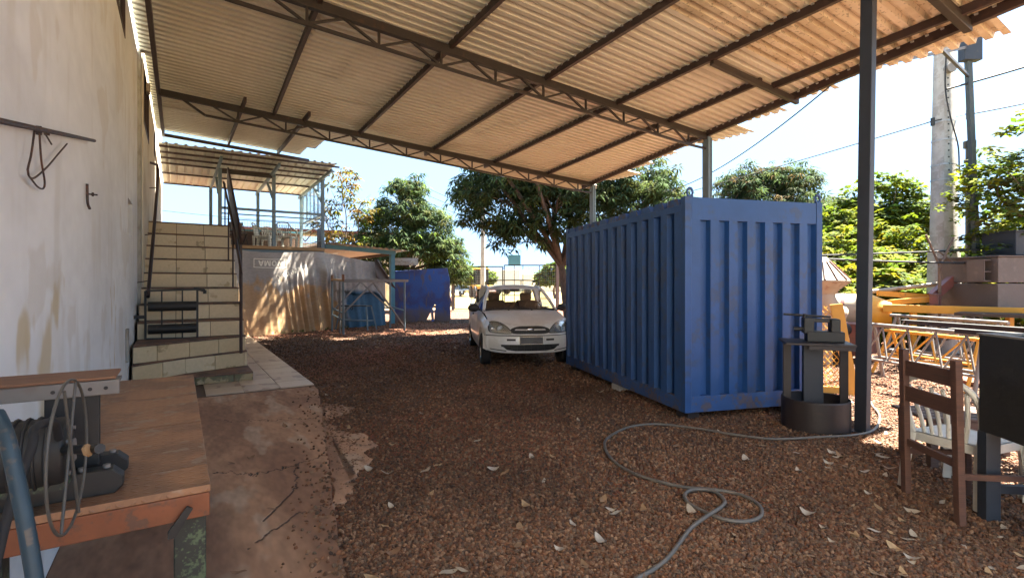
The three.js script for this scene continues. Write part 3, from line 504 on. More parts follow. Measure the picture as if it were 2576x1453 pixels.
// ---------- pickup ----------
{
  M.silver = mat({ map: tex(256, 256, (u, v) => { const n = fbm(u, v, 5, 5, 181), f = fbm(u, v, 60, 2, 182); return enc(mixc([.80, .80, .785], [.68, .665, .63], sstep(.45, .75, n) * .8).map(x => x * (.95 + .1 * f))); }, [1.4, 1.4]), roughness: .38, metalness: 0, clearcoat: .6, clearcoatRoughness: .12 });
  M.carGlass = mat({ color: lin(.62, .68, .67), roughness: .04, transmission: 1, thickness: 0, ior: 1.7 });
  M.lens = mat({ color: lin(.8, .82, .82), roughness: .06, transmission: .85, thickness: 0 });
  M.chrome = mat({ color: lin(.62, .62, .60), roughness: .2, metalness: .9 });
  M.trim = mat({ color: lin(.035, .034, .033), roughness: .6, bumpMap: bumpGrain, bumpScale: .001 });
  M.plateGrey = mat({ map: tex(128, 64, (u, v) => { const n = fbm(u, v, 6, 4, 185); return enc(mixc([.15, .15, .155], [.09, .085, .085], n)); }, [.4, .13]), roughness: .6 });
  M.seat = mat({ color: lin(.016, .019, .023), roughness: .9 });
  const o = thing('pickup_truck', 'silver compact pickup truck parked nose toward us beside the container', 'pickup', V(.335, 0, -8.86), .15), G = () => new GB();
  const ip = (tab, z) => { for (let i = 1; i < tab.length; i++) if (z >= tab[i][0]) { const t = (z - tab[i - 1][0]) / (tab[i][0] - tab[i - 1][0]); return tab[i - 1].map((x, k) => lerp(x, tab[i][k], t)); } return tab[tab.length - 1]; };
  const zf = (x, y) => { const t = [[.20, -.07], [.27, -.045], [.34, -.01], [.45, 0], [.555, -.008], [.585, -.012], [.60, -.045], [.66, -.065], [.74, -.11], [.80, -.17], [.9, -.30]]; let p = t[t.length - 1][1]; for (let i = 1; i < t.length; i++) if (y <= t[i][0]) { p = lerp(t[i - 1][1], t[i][1], clamp((y - t[i - 1][0]) / (t[i][0] - t[i - 1][0]))); break; } return p - .26 * x * x - .42 * x ** 4; };
  const hoodY = x => .752 + .085 * Math.pow(Math.min(1, Math.abs(x) / .70), 1.6);
  // nose
  part(o, 'bumper', G().grid(36, 12, (u, v) => { const x = (u - .5) * 1.62, y = lerp(.285 + .06 * Math.pow(Math.abs(x) / .81, 6), .595, v); return V(x, y, zf(x, y)); }), M.silver);
  part(o, 'nose', G().grid(36, 8, (u, v) => { const x = (u - .5) * 1.56, y = lerp(.59, hoodY(x) + .01, v); return V(x, y, zf(x, y) - .004); }), M.silver);
  part(o, 'hood', G().grid(30, 16, (u, v) => { const f = (u - .5) * 2, x = f * lerp(.715, .735, v), y0 = hoodY(x), z0 = zf(x, y0); const cr = .03 * sstep(.5, .62, Math.abs(f)) * Math.sin(Math.PI * Math.min(1, v * 1.2)); return V(x, lerp(y0, 1.005 - .05 * f * f, Math.pow(v, .72)) + cr * .4, lerp(z0, -1.22 - .1 * (1 - f * f) + .1, v)); }), M.silver);
  // a skin patch that follows the nose: columns between the outline's lower and upper edge
  const skin = (P, off) => {
    const xs = P.map(p => p[0]), x0 = Math.min(...xs), x1 = Math.max(...xs);
    const span = x => { let lo = 9, hi = -9; P.forEach((p, i) => { const q = P[(i + 1) % P.length]; if ((p[0] - x) * (q[0] - x) <= 0 && p[0] !== q[0]) { const y = lerp(p[1], q[1], (x - p[0]) / (q[0] - p[0])); lo = Math.min(lo, y); hi = Math.max(hi, y); } }); return [lo, hi]; };
    return new GB().grid(28, 6, (u, v) => { const x = lerp(x0 + 1e-4, x1 - 1e-4, u), [lo, hi] = span(x), y = lerp(lo, hi, v); return V(x, y, zf(x, y) + off); }).g[0];
  };
  const patch = (pts, off) => skin(new THREE.CatmullRomCurve3(pts.map(p => V(p[0], p[1], 0)), true, 'centripetal').getPoints(60).map(p => [p.x, p.y]), off);
  const poly = skin;
  for (const k of [-1, 1]) {
    const hl = [[.335, .632], [.37, .70], [.46, .775], [.56, .815], [.67, .815], [.712, .77], [.712, .69], [.69, .645], [.55, .63]].map(([x, y]) => [x * k, y]);
    const h = part(o, 'headlight', G().add(patch(hl, .006)), M.chrome);
    part(h, 'reflector', G().add(new THREE.SphereGeometry(.062, 20, 12), new THREE.Matrix4().makeScale(1, 1, .25).setPosition(k * .52, .695, zf(.52, .695) + .0)), M.steelBright);
    part(h, 'turn_bulb', G().add(new THREE.SphereGeometry(.034, 16, 10), new THREE.Matrix4().makeScale(1, 1, .3).setPosition(k * .645, .69, zf(.645, .69) + .002)), M.chrome);
    part(h, 'lens', G().add(patch(hl, .024)), M.lens);
    part(h, 'bezel', G().tube(hl.map(([x, y]) => V(x, y, zf(x, y) + .012)), .008, 6, 60, true), M.trim);
    part(o, 'bumper_insert', G().add(poly([[.27 * k, .5], [.42 * k, .5], [.42 * k, .535], [.27 * k, .535]], .004)), M.trim);
    part(o, 'fog_lamp', G().add(poly([[.37 * k, .385], [.52 * k, .40], [.50 * k, .435], [.37 * k, .435]], .008)), M.trim);
    part(o, 'chin_lip', G().add(poly([[.42 * k, .315], [.70 * k, .345], [.70 * k, .36], [.44 * k, .335]], .005)), M.trim);
  }
  part(o, 'grille', G().add(patch([[-.34, .635], [-.36, .68], [-.25, .735], [0, .748], [.25, .735], [.36, .68], [.34, .635], [0, .618]], .005)), M.trim);
  part(o, 'grille_bar', G().add(poly([[-.28, .678], [.28, .678], [.27, .698], [-.27, .698]], .016)), M.silver);
  part(o, 'badge', G().add(new THREE.SphereGeometry(1, 24, 12), new THREE.Matrix4().makeScale(.07, .026, .014).setPosition(0, .69, zf(0, .69) + .014)), M.chrome);
  part(o, 'bumper_groove', G().tube([-.79, -.6, -.3, 0, .3, .6, .79].map(x => V(x, .587, zf(x, .587) + .003)), .007, 5, 40), M.trim);
  part(o, 'lower_intake', G().add(poly([[-.53, .435], [.53, .435], [.42, .345], [.28, .325], [-.28, .325], [-.42, .345]], .006)), M.black);
  for (const y of [.36, .385, .41]) part(o, 'intake_bar', G().tube([-.36, -.2, 0, .2, .36].map(x => V(x, y, zf(x, y) + .012)), .006, 5, 20), M.trim);
  for (const x of [-.24, -.12, 0, .12, .24]) part(o, 'intake_bar', G().bar(V(x, .335, zf(x, .335) + .011), V(x, .43, zf(x, .43) + .011), .009), M.trim);
  const np = part(o, 'licence_plate', G().box(0, .51, .012, .40, .125, .008, 0, -.03, 0, .003), M.plateGrey);
  part(np, 'plate_frame', G().box(0, .575, .014, .41, .008, .012).box(0, .446, .018, .41, .008, .012).box(-.203, .51, .016, .008, .13, .012).box(.203, .51, .016, .008, .13, .012), M.chrome);
  // flanks with wheel arches: [z, lowest y, half width, shoulder y]
  const tab = [[-.25, .33, .775, .80], [-.40, .30, .80, .83], [-.46, .47, .808, .84], [-.56, .59, .812, .86], [-.74, .645, .82, .885], [-.92, .59, .822, .905], [-1.03, .46, .825, .92], [-1.08, .27, .826, .925], [-1.3, .24, .828, .95], [-2.0, .235, .83, .965], [-2.9, .24, .83, .975], [-3.25, .26, .83, .98], [-3.30, .45, .83, .98], [-3.40, .58, .83, .98], [-3.57, .635, .83, .98], [-3.75, .58, .83, .98], [-3.85, .45, .83, .98], [-3.92, .32, .825, .98], [-4.3, .38, .80, .97]];
  for (const k of [-1, 1]) part(o, 'flank', G().grid(70, 10, (u, v) => { const z = lerp(-.25, -4.3, u); let t = tab[0]; for (let i = 1; i < tab.length; i++) if (z >= tab[i][0] || i === tab.length - 1) { const f = clamp((z - tab[i - 1][0]) / (tab[i][0] - tab[i - 1][0])); t = tab[i - 1].map((x, q) => lerp(x, tab[i][q], f)); break; } const y = lerp(t[1], t[3], v), w = t[2] * (1 - .10 * sstep(.6, 1, v) ** 2 * 1.0 - .05 * sstep(.35, 0, v)) + .008 * Math.sin(v * 9); return V(k * w, y, z); }), M.silver);
  part(o, 'tailgate', G().box(0, .68, -4.3, 1.5, .62, .04, 0, 0, 0, .01), M.silver);
  for (const k of [-1, 1]) part(o, 'bed_rail', G().box(k * .72, .975, -3.52, .12, .04, 1.54, 0, 0, 0, .01), M.silver);
  part(o, 'bed_floor', G().box(0, .6, -3.5, 1.4, .04, 1.6), M.trim);
  part(o, 'underbody', G().box(0, .33, -2.2, 1.2, .1, 3.6), M.black);
  part(o, 'engine_bay', G().box(0, .6, -.8, 1.1, .35, .7), M.black);
  // cabin
  for (const k of [-1, 1]) {
    part(o, 'front_pillar', G().tube([V(k * .715, .955, -1.16), V(k * .66, 1.16, -1.5), V(k * .57, 1.35, -1.80), V(k * .552, 1.40, -2.0), V(k * .55, 1.43, -2.4)], .032, 8, 20), M.silver);
    part(o, 'rear_pillar', G().bar(V(k * .735, .95, -2.78), V(k * .56, 1.43, -2.62), .05, .16, 0, .01), M.silver);
    const d = part(o, 'door', G().grid(4, 4, (u, v) => V(k * lerp(.792, .80, v < .9 ? 1 : 1) * (1 + .03 * Math.sin(v * 2)), lerp(.34, .9, v), lerp(-1.35, -2.55, u))), M.silver);
    part(d, 'handle', G().box(k * .832, .85, -2.35, .02, .03, .16, 0, 0, 0, .006), M.trim);
    part(o, 'side_window', G().quad(V(k * .735, .965, -1.25), V(k * .752, .965, -2.72), V(k * .575, 1.40, -2.58), V(k * .575, 1.36, -1.92)), M.glass);
    part(o, 'window_seal', G().box(k * .755, .96, -2, .03, .02, 1.5), M.trim);
    const m = part(o, 'mirror', G().add(new THREE.SphereGeometry(1, 20, 14), new THREE.Matrix4().makeRotationY(k * .25).scale(V(.115, .078, .06)).setPosition(k * .90, 1.015, -1.36)), M.trim);
    part(m, 'mirror_arm', G().bar(V(k * .76, .975, -1.38), V(k * .85, .99, -1.37), .05, .04), M.trim);
    part(o, 'roof_rail', G().tube([V(k * .535, 1.455, -1.98), V(k * .545, 1.53, -2.06), V(k * .545, 1.545, -2.3), V(k * .54, 1.53, -2.6), V(k * .53, 1.46, -2.7)], .012, 6, 24), M.trim);
  }
  part(o, 'roof', G().grid(16, 10, (u, v) => { const f = (u - .5) * 2, x = f * .56; const up = .10 * Math.sin(Math.min(1, v * 1.8) * Math.PI / 2) - .06 * v * v; return V(x, 1.352 + .03 * (1 - f * f) + up * (1 - .45 * f ** 4), lerp(-1.77 + .09 * (1 - f * f), -2.72, v)); }), M.silver);
  part(o, 'rack_bar', G().tube([V(-.545, 1.545, -2.1), V(-.3, 1.562, -2.08), V(.3, 1.562, -2.08), V(.545, 1.545, -2.1)], .011, 6, 20), M.trim);
  part(o, 'windshield', G().grid(16, 8, (u, v) => { const f = (u - .5) * 2; return V(f * lerp(.685, .55, v), lerp(.985, 1.362, v) + .02 * (1 - f * f), lerp(-1.18, -1.80, v) + .09 * (1 - f * f)); }), M.carGlass);
  part(o, 'windshield_seal', G().tube([V(-.685, .99, -1.17), V(-.3, 1.0, -1.10), V(.3, 1.0, -1.10), V(.685, .99, -1.17)], .016, 6, 30), M.trim);
  for (const [x0, x1] of [[-.45, .08], [.0, .55]]) part(o, 'wiper', G().tube([V(x0, 1.005, -1.085), V((x0 + x1) / 2, 1.04, -1.10), V(x1, 1.035, -1.11)], .008, 5, 12), M.trim);
  for (const x of [-.25, .2]) part(o, 'washer_nozzle', G().box(x, .985, -1.02, .03, .015, .02), M.trim);
  part(o, 'rear_window', G().grid(4, 3, (u, v) => V((u - .5) * lerp(1.16, 1.0, v), lerp(1.10, 1.40, v), lerp(-2.74, -2.66, v))), M.glass);
  part(o, 'cab_back', G().box(0, .80, -2.76, 1.46, .56, .04).box(-.66, 1.22, -2.72, .12, .3, .04).box(.66, 1.22, -2.72, .12, .3, .04), M.seat);
  part(o, 'dashboard', G().box(0, .91, -1.42, 1.3, .12, .4, 0, 0, 0, .03), M.trim);
  part(o, 'cab_floor', G().box(0, .38, -2.0, 1.4, .05, 1.5), M.trim);
  for (const x of [-.36, .36]) { const s = part(o, 'seat', G().box(x, .78, -2.5, .46, .7, .14, 0, -.2, 0, .05).box(x, .52, -2.2, .46, .14, .5, 0, 0, 0, .04), M.seat); part(s, 'headrest', G().box(x, 1.2, -2.6, .26, .18, .09, 0, -.1, 0, .04), M.seat); }
  part(o, 'steering_wheel', G().add(new THREE.TorusGeometry(.18, .014, 8, 28), new THREE.Matrix4().makeRotationX(-.5).setPosition(.36, .98, -1.72)), M.trim);
  part(o, 'inner_mirror', G().box(0, 1.36, -1.85, .2, .06, .02, 0, 0, 0, .01), M.black);
  for (const [x, z] of [[-.735, -.74], [.735, -.74], [-.735, -3.57], [.735, -3.57]]) {
    const k = Math.sign(x), rot = new THREE.Matrix4().makeRotationZ(-k * Math.PI / 2).setPosition(x - k * .09, .29, z);
    const w = part(o, 'wheel', G().lathe([[.17, 0], [.25, .0], [.282, .012], [.29, .04], [.29, .14], [.282, .168], [.25, .18], [.17, .175]], 36, rot), M.rubber);
    part(w, 'rim', G().lathe([[.172, .17], [.165, .14], [.07, .12], [.055, .15], [0, .152]], 28, rot), M.chrome);
  }
}

// ---------- balcony at the head of the stairs ----------
{
  const o = thing('balcony', 'roofed balcony with blue grey steel posts and railing above the tarp', 'balcony', V(0, 0, 0), PSI), G = () => new GB();
  const a0 = 17.2, a1 = 20.4, b0 = -.46, b1 = 3.95, fy = 2.65;
  part(o, 'deck', G().add(prism([[a0 + .1, b0], [a1, b0], [a1, b1], [a0 + .1, b1]], fy - .14, fy - .03)), M.mortar);
  part(o, 'edge_board', G().box((.9 + b1) / 2, fy - .06, -a0 - .02, b1 - .9, .10, .05, 0, 0, 0, .006), M.woodPale);
  part(o, 'edge_beam', G().box((b0 + b1) / 2, fy - .19, -a0 - .06, b1 - b0, .12, .08), M.blueGrey);
  const roof = a => 4.96 - .035 * (a - 15.55);
  const post = (a, b, top, w = .1) => part(o, 'post', G().box(b, (top + fy) / 2 - .03, -a, w, top - fy + .06, w, 0, 0, 0, .006), M.blueGrey);
  for (const b of [1.0, 2.45, 3.9]) { post(a0 + .05, b, roof(a0) - .04); post(a1 - .2, b - .1, roof(a1) - .02); }
  for (const b of [.96, 2.41, 3.86]) {
    part(o, 'rafter', G().bar(F(15.9, b, roof(15.9) - .05), F(a1 + .3, b - .06, roof(a1 + .3) - .05), .06, .1), M.blueGrey);
    part(o, 'knee_brace', G().bar(F(a0 + .05, b, roof(a0) - .75), F(a0 + 1.1, b, roof(a0 + 1.1) - .1), .06, .08), M.blueGrey);
  }
  part(o, 'cross_beam', G().bar(F(a0 + .05, .96, roof(a0) - .12), F(a0 + .05, 2.45, roof(a0) - .12), .06, .1), M.darkSteel);
  for (const a of [15.75, 16.35, 16.95, 17.6, 18.9, 20.5]) part(o, 'purlin', G().bar(F(a, b0 + .02, roof(a) + .035), F(a, 4.05, roof(a) + .035), .05, .05), M.purlin);
  // roof sheets with ribs falling away from us
  for (let b = b0 + .02, k = 0; b < 3.7; b += .84, k++) {
    const w = .87, p = .21, pos = [], P = (x, h, a) => F(a, b + x, roof(a) + .075 + h + (k % 2) * .006); const prof = []; for (let x = 0; x < w - 1e-6; x += p) prof.push([x, 0], [x + .12, 0], [x + .14, .03], [x + .19, .03]); prof.push([w, 0]);
    for (let i = 1; i < prof.length; i++) { const A = P(prof[i - 1][0], prof[i - 1][1], 15.55), B = P(prof[i][0], prof[i][1], 15.55), C2 = P(prof[i][0], prof[i][1], 20.75), D = P(prof[i - 1][0], prof[i - 1][1], 20.75); for (const v of [A, B, C2, A, C2, D]) pos.push(v.x, v.y, v.z); }
    const g = new THREE.BufferGeometry(); g.setAttribute('position', new THREE.Float32BufferAttribute(pos, 3)); g.computeVertexNormals(); part(o, 'roof_sheet', G().add(g), M.sheet);
  }
  // railing
  for (const [y, w] of [[3.72, .07], [3.56, .035], [3.4, .02]]) part(o, 'rail', G().bar(F(a0 + .05, 1.05, y), F(a0 + .05, 3.85, y), w), M.blueGrey);
  for (const [y, w] of [[3.72, .07], [3.4, .03], [2.9, .03]]) part(o, 'side_rail', G().bar(F(a0 + .1, b1 - .05, y), F(a1 - .2, b1 - .05, y), w), M.blueGrey);
  for (let i = 0; i < 5; i++) part(o, 'side_panel', G().box(b1 - .05, 4.3, -(a0 + .4 + i * .6), .012, 1.1, .5), M.glass);
  for (let i = 0; i < 6; i++) part(o, 'panel_bar', G().box(b1 - .05, 4.3, -(a0 + .1 + i * .6), .04, 1.12, .05), M.blueGrey);
  part(o, 'side_board', G().box(b1 - .02, 3.0, -a0 - .55, .03, .66, .8), M.brownRail);
  // wire mesh in the railing
  const mesh = new GB(); for (let b = 1.05; b < 3.85; b += .075) mesh.bar(F(a0 + .05, b, 2.66), F(a0 + .05, b, 3.38), .005); for (let y = 2.7; y < 3.4; y += .075) mesh.bar(F(a0 + .05, 1.05, y), F(a0 + .05, 3.85, y), .005);
  part(o, 'wire_mesh', mesh, M.darkSteel).userData.kind = 'stuff';
  part(o, 'rear_parapet', G().box(1.7, 2.98, -a1 + .05, 4.2, .72, .06), M.woodSlat);
  part(o, 'parapet_rail', G().box(1.7, 3.38, -a1 + .05, 4.2, .06, .08), M.teal);
  for (const [a, b] of [[17.3, .9], [17.3, 3.8], [20.2, 3.8]]) part(o, 'support_column', G().box(b, 1.25, -a, .12, 2.5, .12), M.teal);
  rebase(o, F(18.5, 2, 0));
}
// plastic armchair
function plasticChair(label, pos, turn, m, group) {
  const o = thing('plastic_chair', label, 'chair', pos, turn, group), G = () => new GB();   // sits facing +z
  part(o, 'seat', G().grid(8, 8, (u, v) => V((u - .5) * .44, .42 - .02 * Math.sin(u * Math.PI) * Math.sin(v * Math.PI) - (v < .1 ? .01 : 0), lerp(.22, -.21, v))).grid(8, 8, (u, v) => V((u - .5) * .44, .40 - .02 * Math.sin(u * Math.PI) * Math.sin(v * Math.PI), lerp(.22, -.21, v))), m);
  part(o, 'seat_apron', G().box(0, .385, .22, .43, .06, .012, 0, 0, 0, .004).box(-.22, .385, 0, .012, .06, .42, 0, 0, 0, .004).box(.22, .385, 0, .012, .06, .42, 0, 0, 0, .004).box(0, .385, -.22, .43, .06, .012, 0, 0, 0, .004), m);
  for (const [x, z] of [[-1, 1], [1, 1], [-1, -1], [1, -1]]) part(o, 'leg', G().add((() => { const g = new THREE.CylinderGeometry(.052, .034, .41, 10, 1, true, 0, Math.PI * 1.1); return g; })(), new THREE.Matrix4().makeRotationFromEuler(new THREE.Euler(z * -.09, Math.atan2(-x, -z) - 1.7 + Math.PI, x * .09)).setPosition(x * .225, .205, z * .225)).bar(V(x * .242, 0, z * .242), V(x * .212, .40, z * .212), .05, .018, Math.atan2(x, z)), m);
  const bx = i => (i - 2.5) * .062;
  for (let i = 0; i < 6; i++) part(o, 'back_slat', G().tube([V(bx(i) * .8, .42, -.205), V(bx(i) * .95, .56, -.225), V(bx(i) * 1.15, .76, -.29)], .014, 6, 8), m);
  part(o, 'back_rim', G().tube([V(-.2, .40, -.2), V(-.225, .55, -.225), V(-.225, .72, -.27), V(-.15, .815, -.305), V(0, .84, -.315), V(.15, .815, -.305), V(.225, .72, -.27), V(.225, .55, -.225), V(.2, .40, -.2)], .02, 8, 40), m);
  for (const x of [-1, 1]) part(o, 'armrest', G().tube([V(x * .215, .70, -.26), V(x * .265, .655, -.12), V(x * .275, .64, .08), V(x * .265, .615, .2), V(x * .245, .52, .235), V(x * .225, .40, .22)], .02, 8, 28), m);
  return o;
}
plasticChair('white plastic armchair on the balcony, the one nearest the corner post', AB(18.1, 2.95, 2.62), PSI + 2.6, M.plastic, 'balcony chairs');
plasticChair('white plastic armchair in the middle of the balcony, turned sideways', AB(18.4, 2.3, 2.62), PSI + 1.2, M.plastic, 'balcony chairs');
plasticChair('white plastic armchair at the back of the balcony beside the parapet', AB(19.3, 2.7, 2.62), PSI + .4, M.plastic, 'balcony chairs');
{
  const o = thing('folding_chair', 'grey folding chair on the balcony behind the wire mesh', 'chair', AB(18.0, 1.55, 2.62), PSI + .3), G = () => new GB();
  part(o, 'backrest', G().box(0, .68, -.2, .4, .24, .015, 0, -.1, 0, .004), M.greySteel); part(o, 'seat', G().box(0, .44, 0, .4, .02, .38, 0, 0, 0, .005), M.greySteel);
  for (const x of [-.2, .2]) { part(o, 'leg', G().cyl(V(x, 0, .24), V(x, .82, -.22), .012, .012, 8), M.blackIron); part(o, 'leg', G().cyl(V(x * .9, 0, -.24), V(x * .9, .44, .18), .012, .012, 8), M.blackIron); }
}
// ---------- shed behind the tarp ----------
{
  const o = thing('shed', 'open shed with teal beams and low sheet roof behind the tarp', 'shed', V(0, 0, 0)), G = () => new GB();
  const A = V(-6.2, 2.72, -16.9), B = V(-4.35, 2.62, -19.0);
  part(o, 'front_beam', G().bar(A, B, .08, .14), M.teal);
  part(o, 'corner_post', G().box(B.x - .1, 1.28, B.z + .05, .16, 2.56, .16, .7, 0, 0, .008), M.teal);
  part(o, 'back_post', G().box(-7.6, 1.28, -21.2, .14, 2.56, .14), M.teal);
  part(o, 'back_post', G().box(-9.2, 1.28, -19.4, .14, 2.56, .14), M.teal);
  const n = V(-.75, 0, -.66), sh = (p, q, d0, d1, y) => G().quad(p.clone().addScaledVector(n, d0).setY(p.y + y), q.clone().addScaledVector(n, d0).setY(q.y + y), q.clone().addScaledVector(n, d1).setY(q.y + y - .12), p.clone().addScaledVector(n, d1).setY(p.y + y - .12));
  for (let i = 0; i < 4; i++) { const p = A.clone().lerp(B, i / 4 * 1.14), q = A.clone().lerp(B, (i + 1) / 4 * 1.14 + .01), g = new GB(); g.grid(20, 1, (u, v) => { const r = p.clone().lerp(q, u).addScaledVector(n, lerp(-.35, 3.4, v)); r.y += .1 + .014 * Math.sin(u * 20) - .2 * v + (i % 2) * .004; return r; }); part(o, 'roof_sheet', g, M.sheet); }
  part(o, 'rafter', G().bar(V(-4.4, 2.6, -19.0), V(-7.2, 2.45, -21.3), .06, .1), M.woodSlat);
  part(o, 'back_wall', G().box(-8.4, 1.2, -20.4, 2.9, 2.4, .1, .79), M.woodSlat);
}
{
  const o = thing('roofing_gutter', 'galvanised folded sheet lying on the shed edge above the blue panel', 'gutter', V(-4.25, 2.33, -19.8), .1), G = () => new GB();
  part(o, 'upper_fold', G().box(.1, .13, 0, 1.0, .012, .3).box(.1, .07, .15, 1.0, .12, .012), M.galv);
  part(o, 'lower_fold', G().box(.14, -.07, .19, .95, .13, .012, 0, .1, 0), M.galv);
}
// ---------- draped tarp ----------
{
  const w = 1024, h = 512, cv = document.createElement('canvas'); cv.width = w; cv.height = h; const c = cv.getContext('2d');
  c.fillStyle = '#767370'; c.fillRect(0, 0, w, h);
  const im = c.getImageData(0, 0, w, h);
  for (let j = 0; j < h; j++) for (let i = 0; i < w; i++) {
    const u = i / w, v = 1 - j / h, n = fbm(u, v, 6, 5, 191), st = fbm(u, v * .3, 30, 4, 192), f = fbm(u, v, 90, 2, 193), edge = .60 - .22 * sstep(.5, .78, u) + (st - .5) * .55 + (n - .5) * .3;
    let col = mixc([.34, .305, .275], [.26, .235, .22], n); const k = sstep(.0, .16, edge - v); col = mixc(col, mixc([.47, .28, .115], [.35, .20, .085], n), k * .85);   // red dust caked on the cloth
    col = mixc(col, [.02, .085, .155], sstep(.66, .74, u + (st - .5) * .12) * sstep(.58, .5, v));
    col = enc(col.map(x => x * (.85 + .3 * f))); const q = (j * w + i) * 4; im.data[q] = col[0] * 255; im.data[q + 1] = col[1] * 255; im.data[q + 2] = col[2] * 255;
  }
  c.putImageData(im, 0, 0);
  c.save(); c.globalAlpha = 1; c.strokeStyle = '#e0dacc'; c.fillStyle = '#e0dacc'; c.lineWidth = 4;
  c.translate(215, 68); c.scale(-1, -1); c.strokeRect(-95, -27, 190, 52);
  c.font = 'bold 46px sans-serif'; c.textAlign = 'center'; c.textBaseline = 'middle'; c.fillText('NOMA', 0, 0); c.restore();
  c.save(); c.globalAlpha = 1; c.fillStyle = '#e0dacc'; c.translate(345, 122); c.rotate(Math.PI - .32); c.font = 'bold 50px serif'; c.textAlign = 'center'; c.fillText('Bitrem é', 0, 10); c.restore();
  const t = new THREE.CanvasTexture(cv); t.colorSpace = THREE.SRGBColorSpace;
  M.tarp = mat({ map: t, roughness: .6, bumpMap: null });
  const foot = [[-7.62, -13.95], [-7.45, -14.3], [-6.95, -14.95], [-6.55, -15.55], [-6.05, -16.4], [-5.6, -17.0], [-5.0, -17.6], [-4.5, -18.15]].map(p => V(p[0], 0, p[1])), curve = new THREE.CatmullRomCurve3(foot);
  const g = new GB().grid(220, 70, (u, v) => {
    const p = curve.getPointAt(u), tg = curve.getTangentAt(u), nr = V(tg.z, 0, -tg.x).multiplyScalar(-1).normalize(); // toward the yard
    const topY = 2.44 - .05 * Math.sin(u * 9) - .16 * sstep(.5, 1, u) - .5 * sstep(.90, 1, u), y = lerp(.015, topY, v);
    let d = .0; const pin = .47, fan = u - lerp(.52, pin, v);                    // folds fan out from where it is tied up
    const wv = t => 1 - Math.abs(Math.sin(t)) * 1.6, env = Math.exp(-(((u - .50) / .21) ** 2)) * sstep(1, .35, v); d += env * (.10 * wv(fan * 46) + .07 * wv(fan * 83 + 1) + .03 * Math.sin(fan * 190));
    d += .2 * (1 - Math.abs(Math.sin((v * 2.3 + (u - .5) * 6) * 1.6))) * sstep(.48, .56, u) * sstep(.75, .62, u) * sstep(.5, .8, v);   // swag
    d += .05 * Math.sin(u * 42) * sstep(.66, .72, u) + .015 * Math.sin(u * 120 + v * 4) * sstep(.66, .72, u);
    d += .05 * (fbm(u, v, 7, 4, 197) - .5) + .22 * (1 - v) * sstep(.1, .0, u) + .12 * (1 - v) * (1 - v);
    const lay = v < .50 + .02 * Math.sin(u * 30) ? -.06 * sstep(.60, .66, u) : .03 * sstep(.60, .66, u);   // upper sheet hangs over the lower one
    return p.clone().addScaledVector(nr, d + lay).setY(y);
  });
  solo('tarp', 'dust stained grey tarpaulin with upside down print draped below the balcony', 'tarpaulin', g, M.tarp, undefined, true);
  const o = thing('torn_flap', 'folded back corner of grey tarpaulin hanging by the teal post', 'flap', V(-4.75, 1.75, -17.75));
  part(o, 'cloth', new GB().grid(12, 10, (u, v) => { const s = 1 - v; return V(.05 + u * .5 * s + v * -.05 + .12 * u, .62 * v - .42 * u * s - .05, .10 + .05 * Math.sin(u * 7 + v * 3) - u * .42 * s); }), M.greySheet);
}
// ---------- blue panel ----------
{
  const s = new THREE.Shape([[-4.64, 0], [-2.42, 0], [-2.45, 1.62], [-2.55, 2.09], [-4.64, 1.97]].map(p => new THREE.Vector2(...p)));
  s.holes.push(new THREE.Path([[-3.38, .03], [-3.06, .66], [-3.0, .66], [-3.05, .03]].map(p => new THREE.Vector2(...p))));
  const e = new THREE.ExtrudeGeometry(s, { depth: .04, bevelEnabled: true, bevelSize: .006, bevelThickness: .006, bevelSegments: 1 }); e.translate(0, 0, -20.1);
  M.bluePanel = mat({ map: tex(512, 512, (u, v) => { const n = fbm(u, v, 5, 5, 201), st = fbm(u, v * .25, 24, 4, 202); let c = mixc([.035, .10, .34], [.05, .065, .20], sstep(.4, .66, n)); c = mixc(c, [.13, .10, .115], sstep(.60, .74, st) * .75); c = mixc(c, [.16, .115, .10], sstep(.30, .0, v + (n - .5) * .5)); return enc(c); }, [2.3, 2.1]), roughness: .55, bumpMap: bumpGrain, bumpScale: .004 });
  const o = thing('blue_hoarding', 'blue painted sheet panel with a torn notch leaning by the shed', 'panel');
  const g = new GB().add(e).g[0], p = g.attributes.position; for (let i = 0; i < p.count; i++) g.attributes.uv.setXY(i, p.getX(i) + 4.7, p.getY(i));
  part(o, 'sheet', g, M.bluePanel);
  part(o, 'torn_strip', new GB().box(-3.13, .30, -20.02, .1, .6, .012, .5, -.1, .08), M.bluePanel);
  part(o, 'back_frame', new GB().box(-3.5, 1.0, -20.16, 2.1, .08, .05).box(-4.5, 1, -20.2, .06, 2, .06).box(-2.55, .8, -20.2, .06, 1.6, .06), M.darkSteel);
  rebase(o, V(-3.5, 0, -20.1));
}
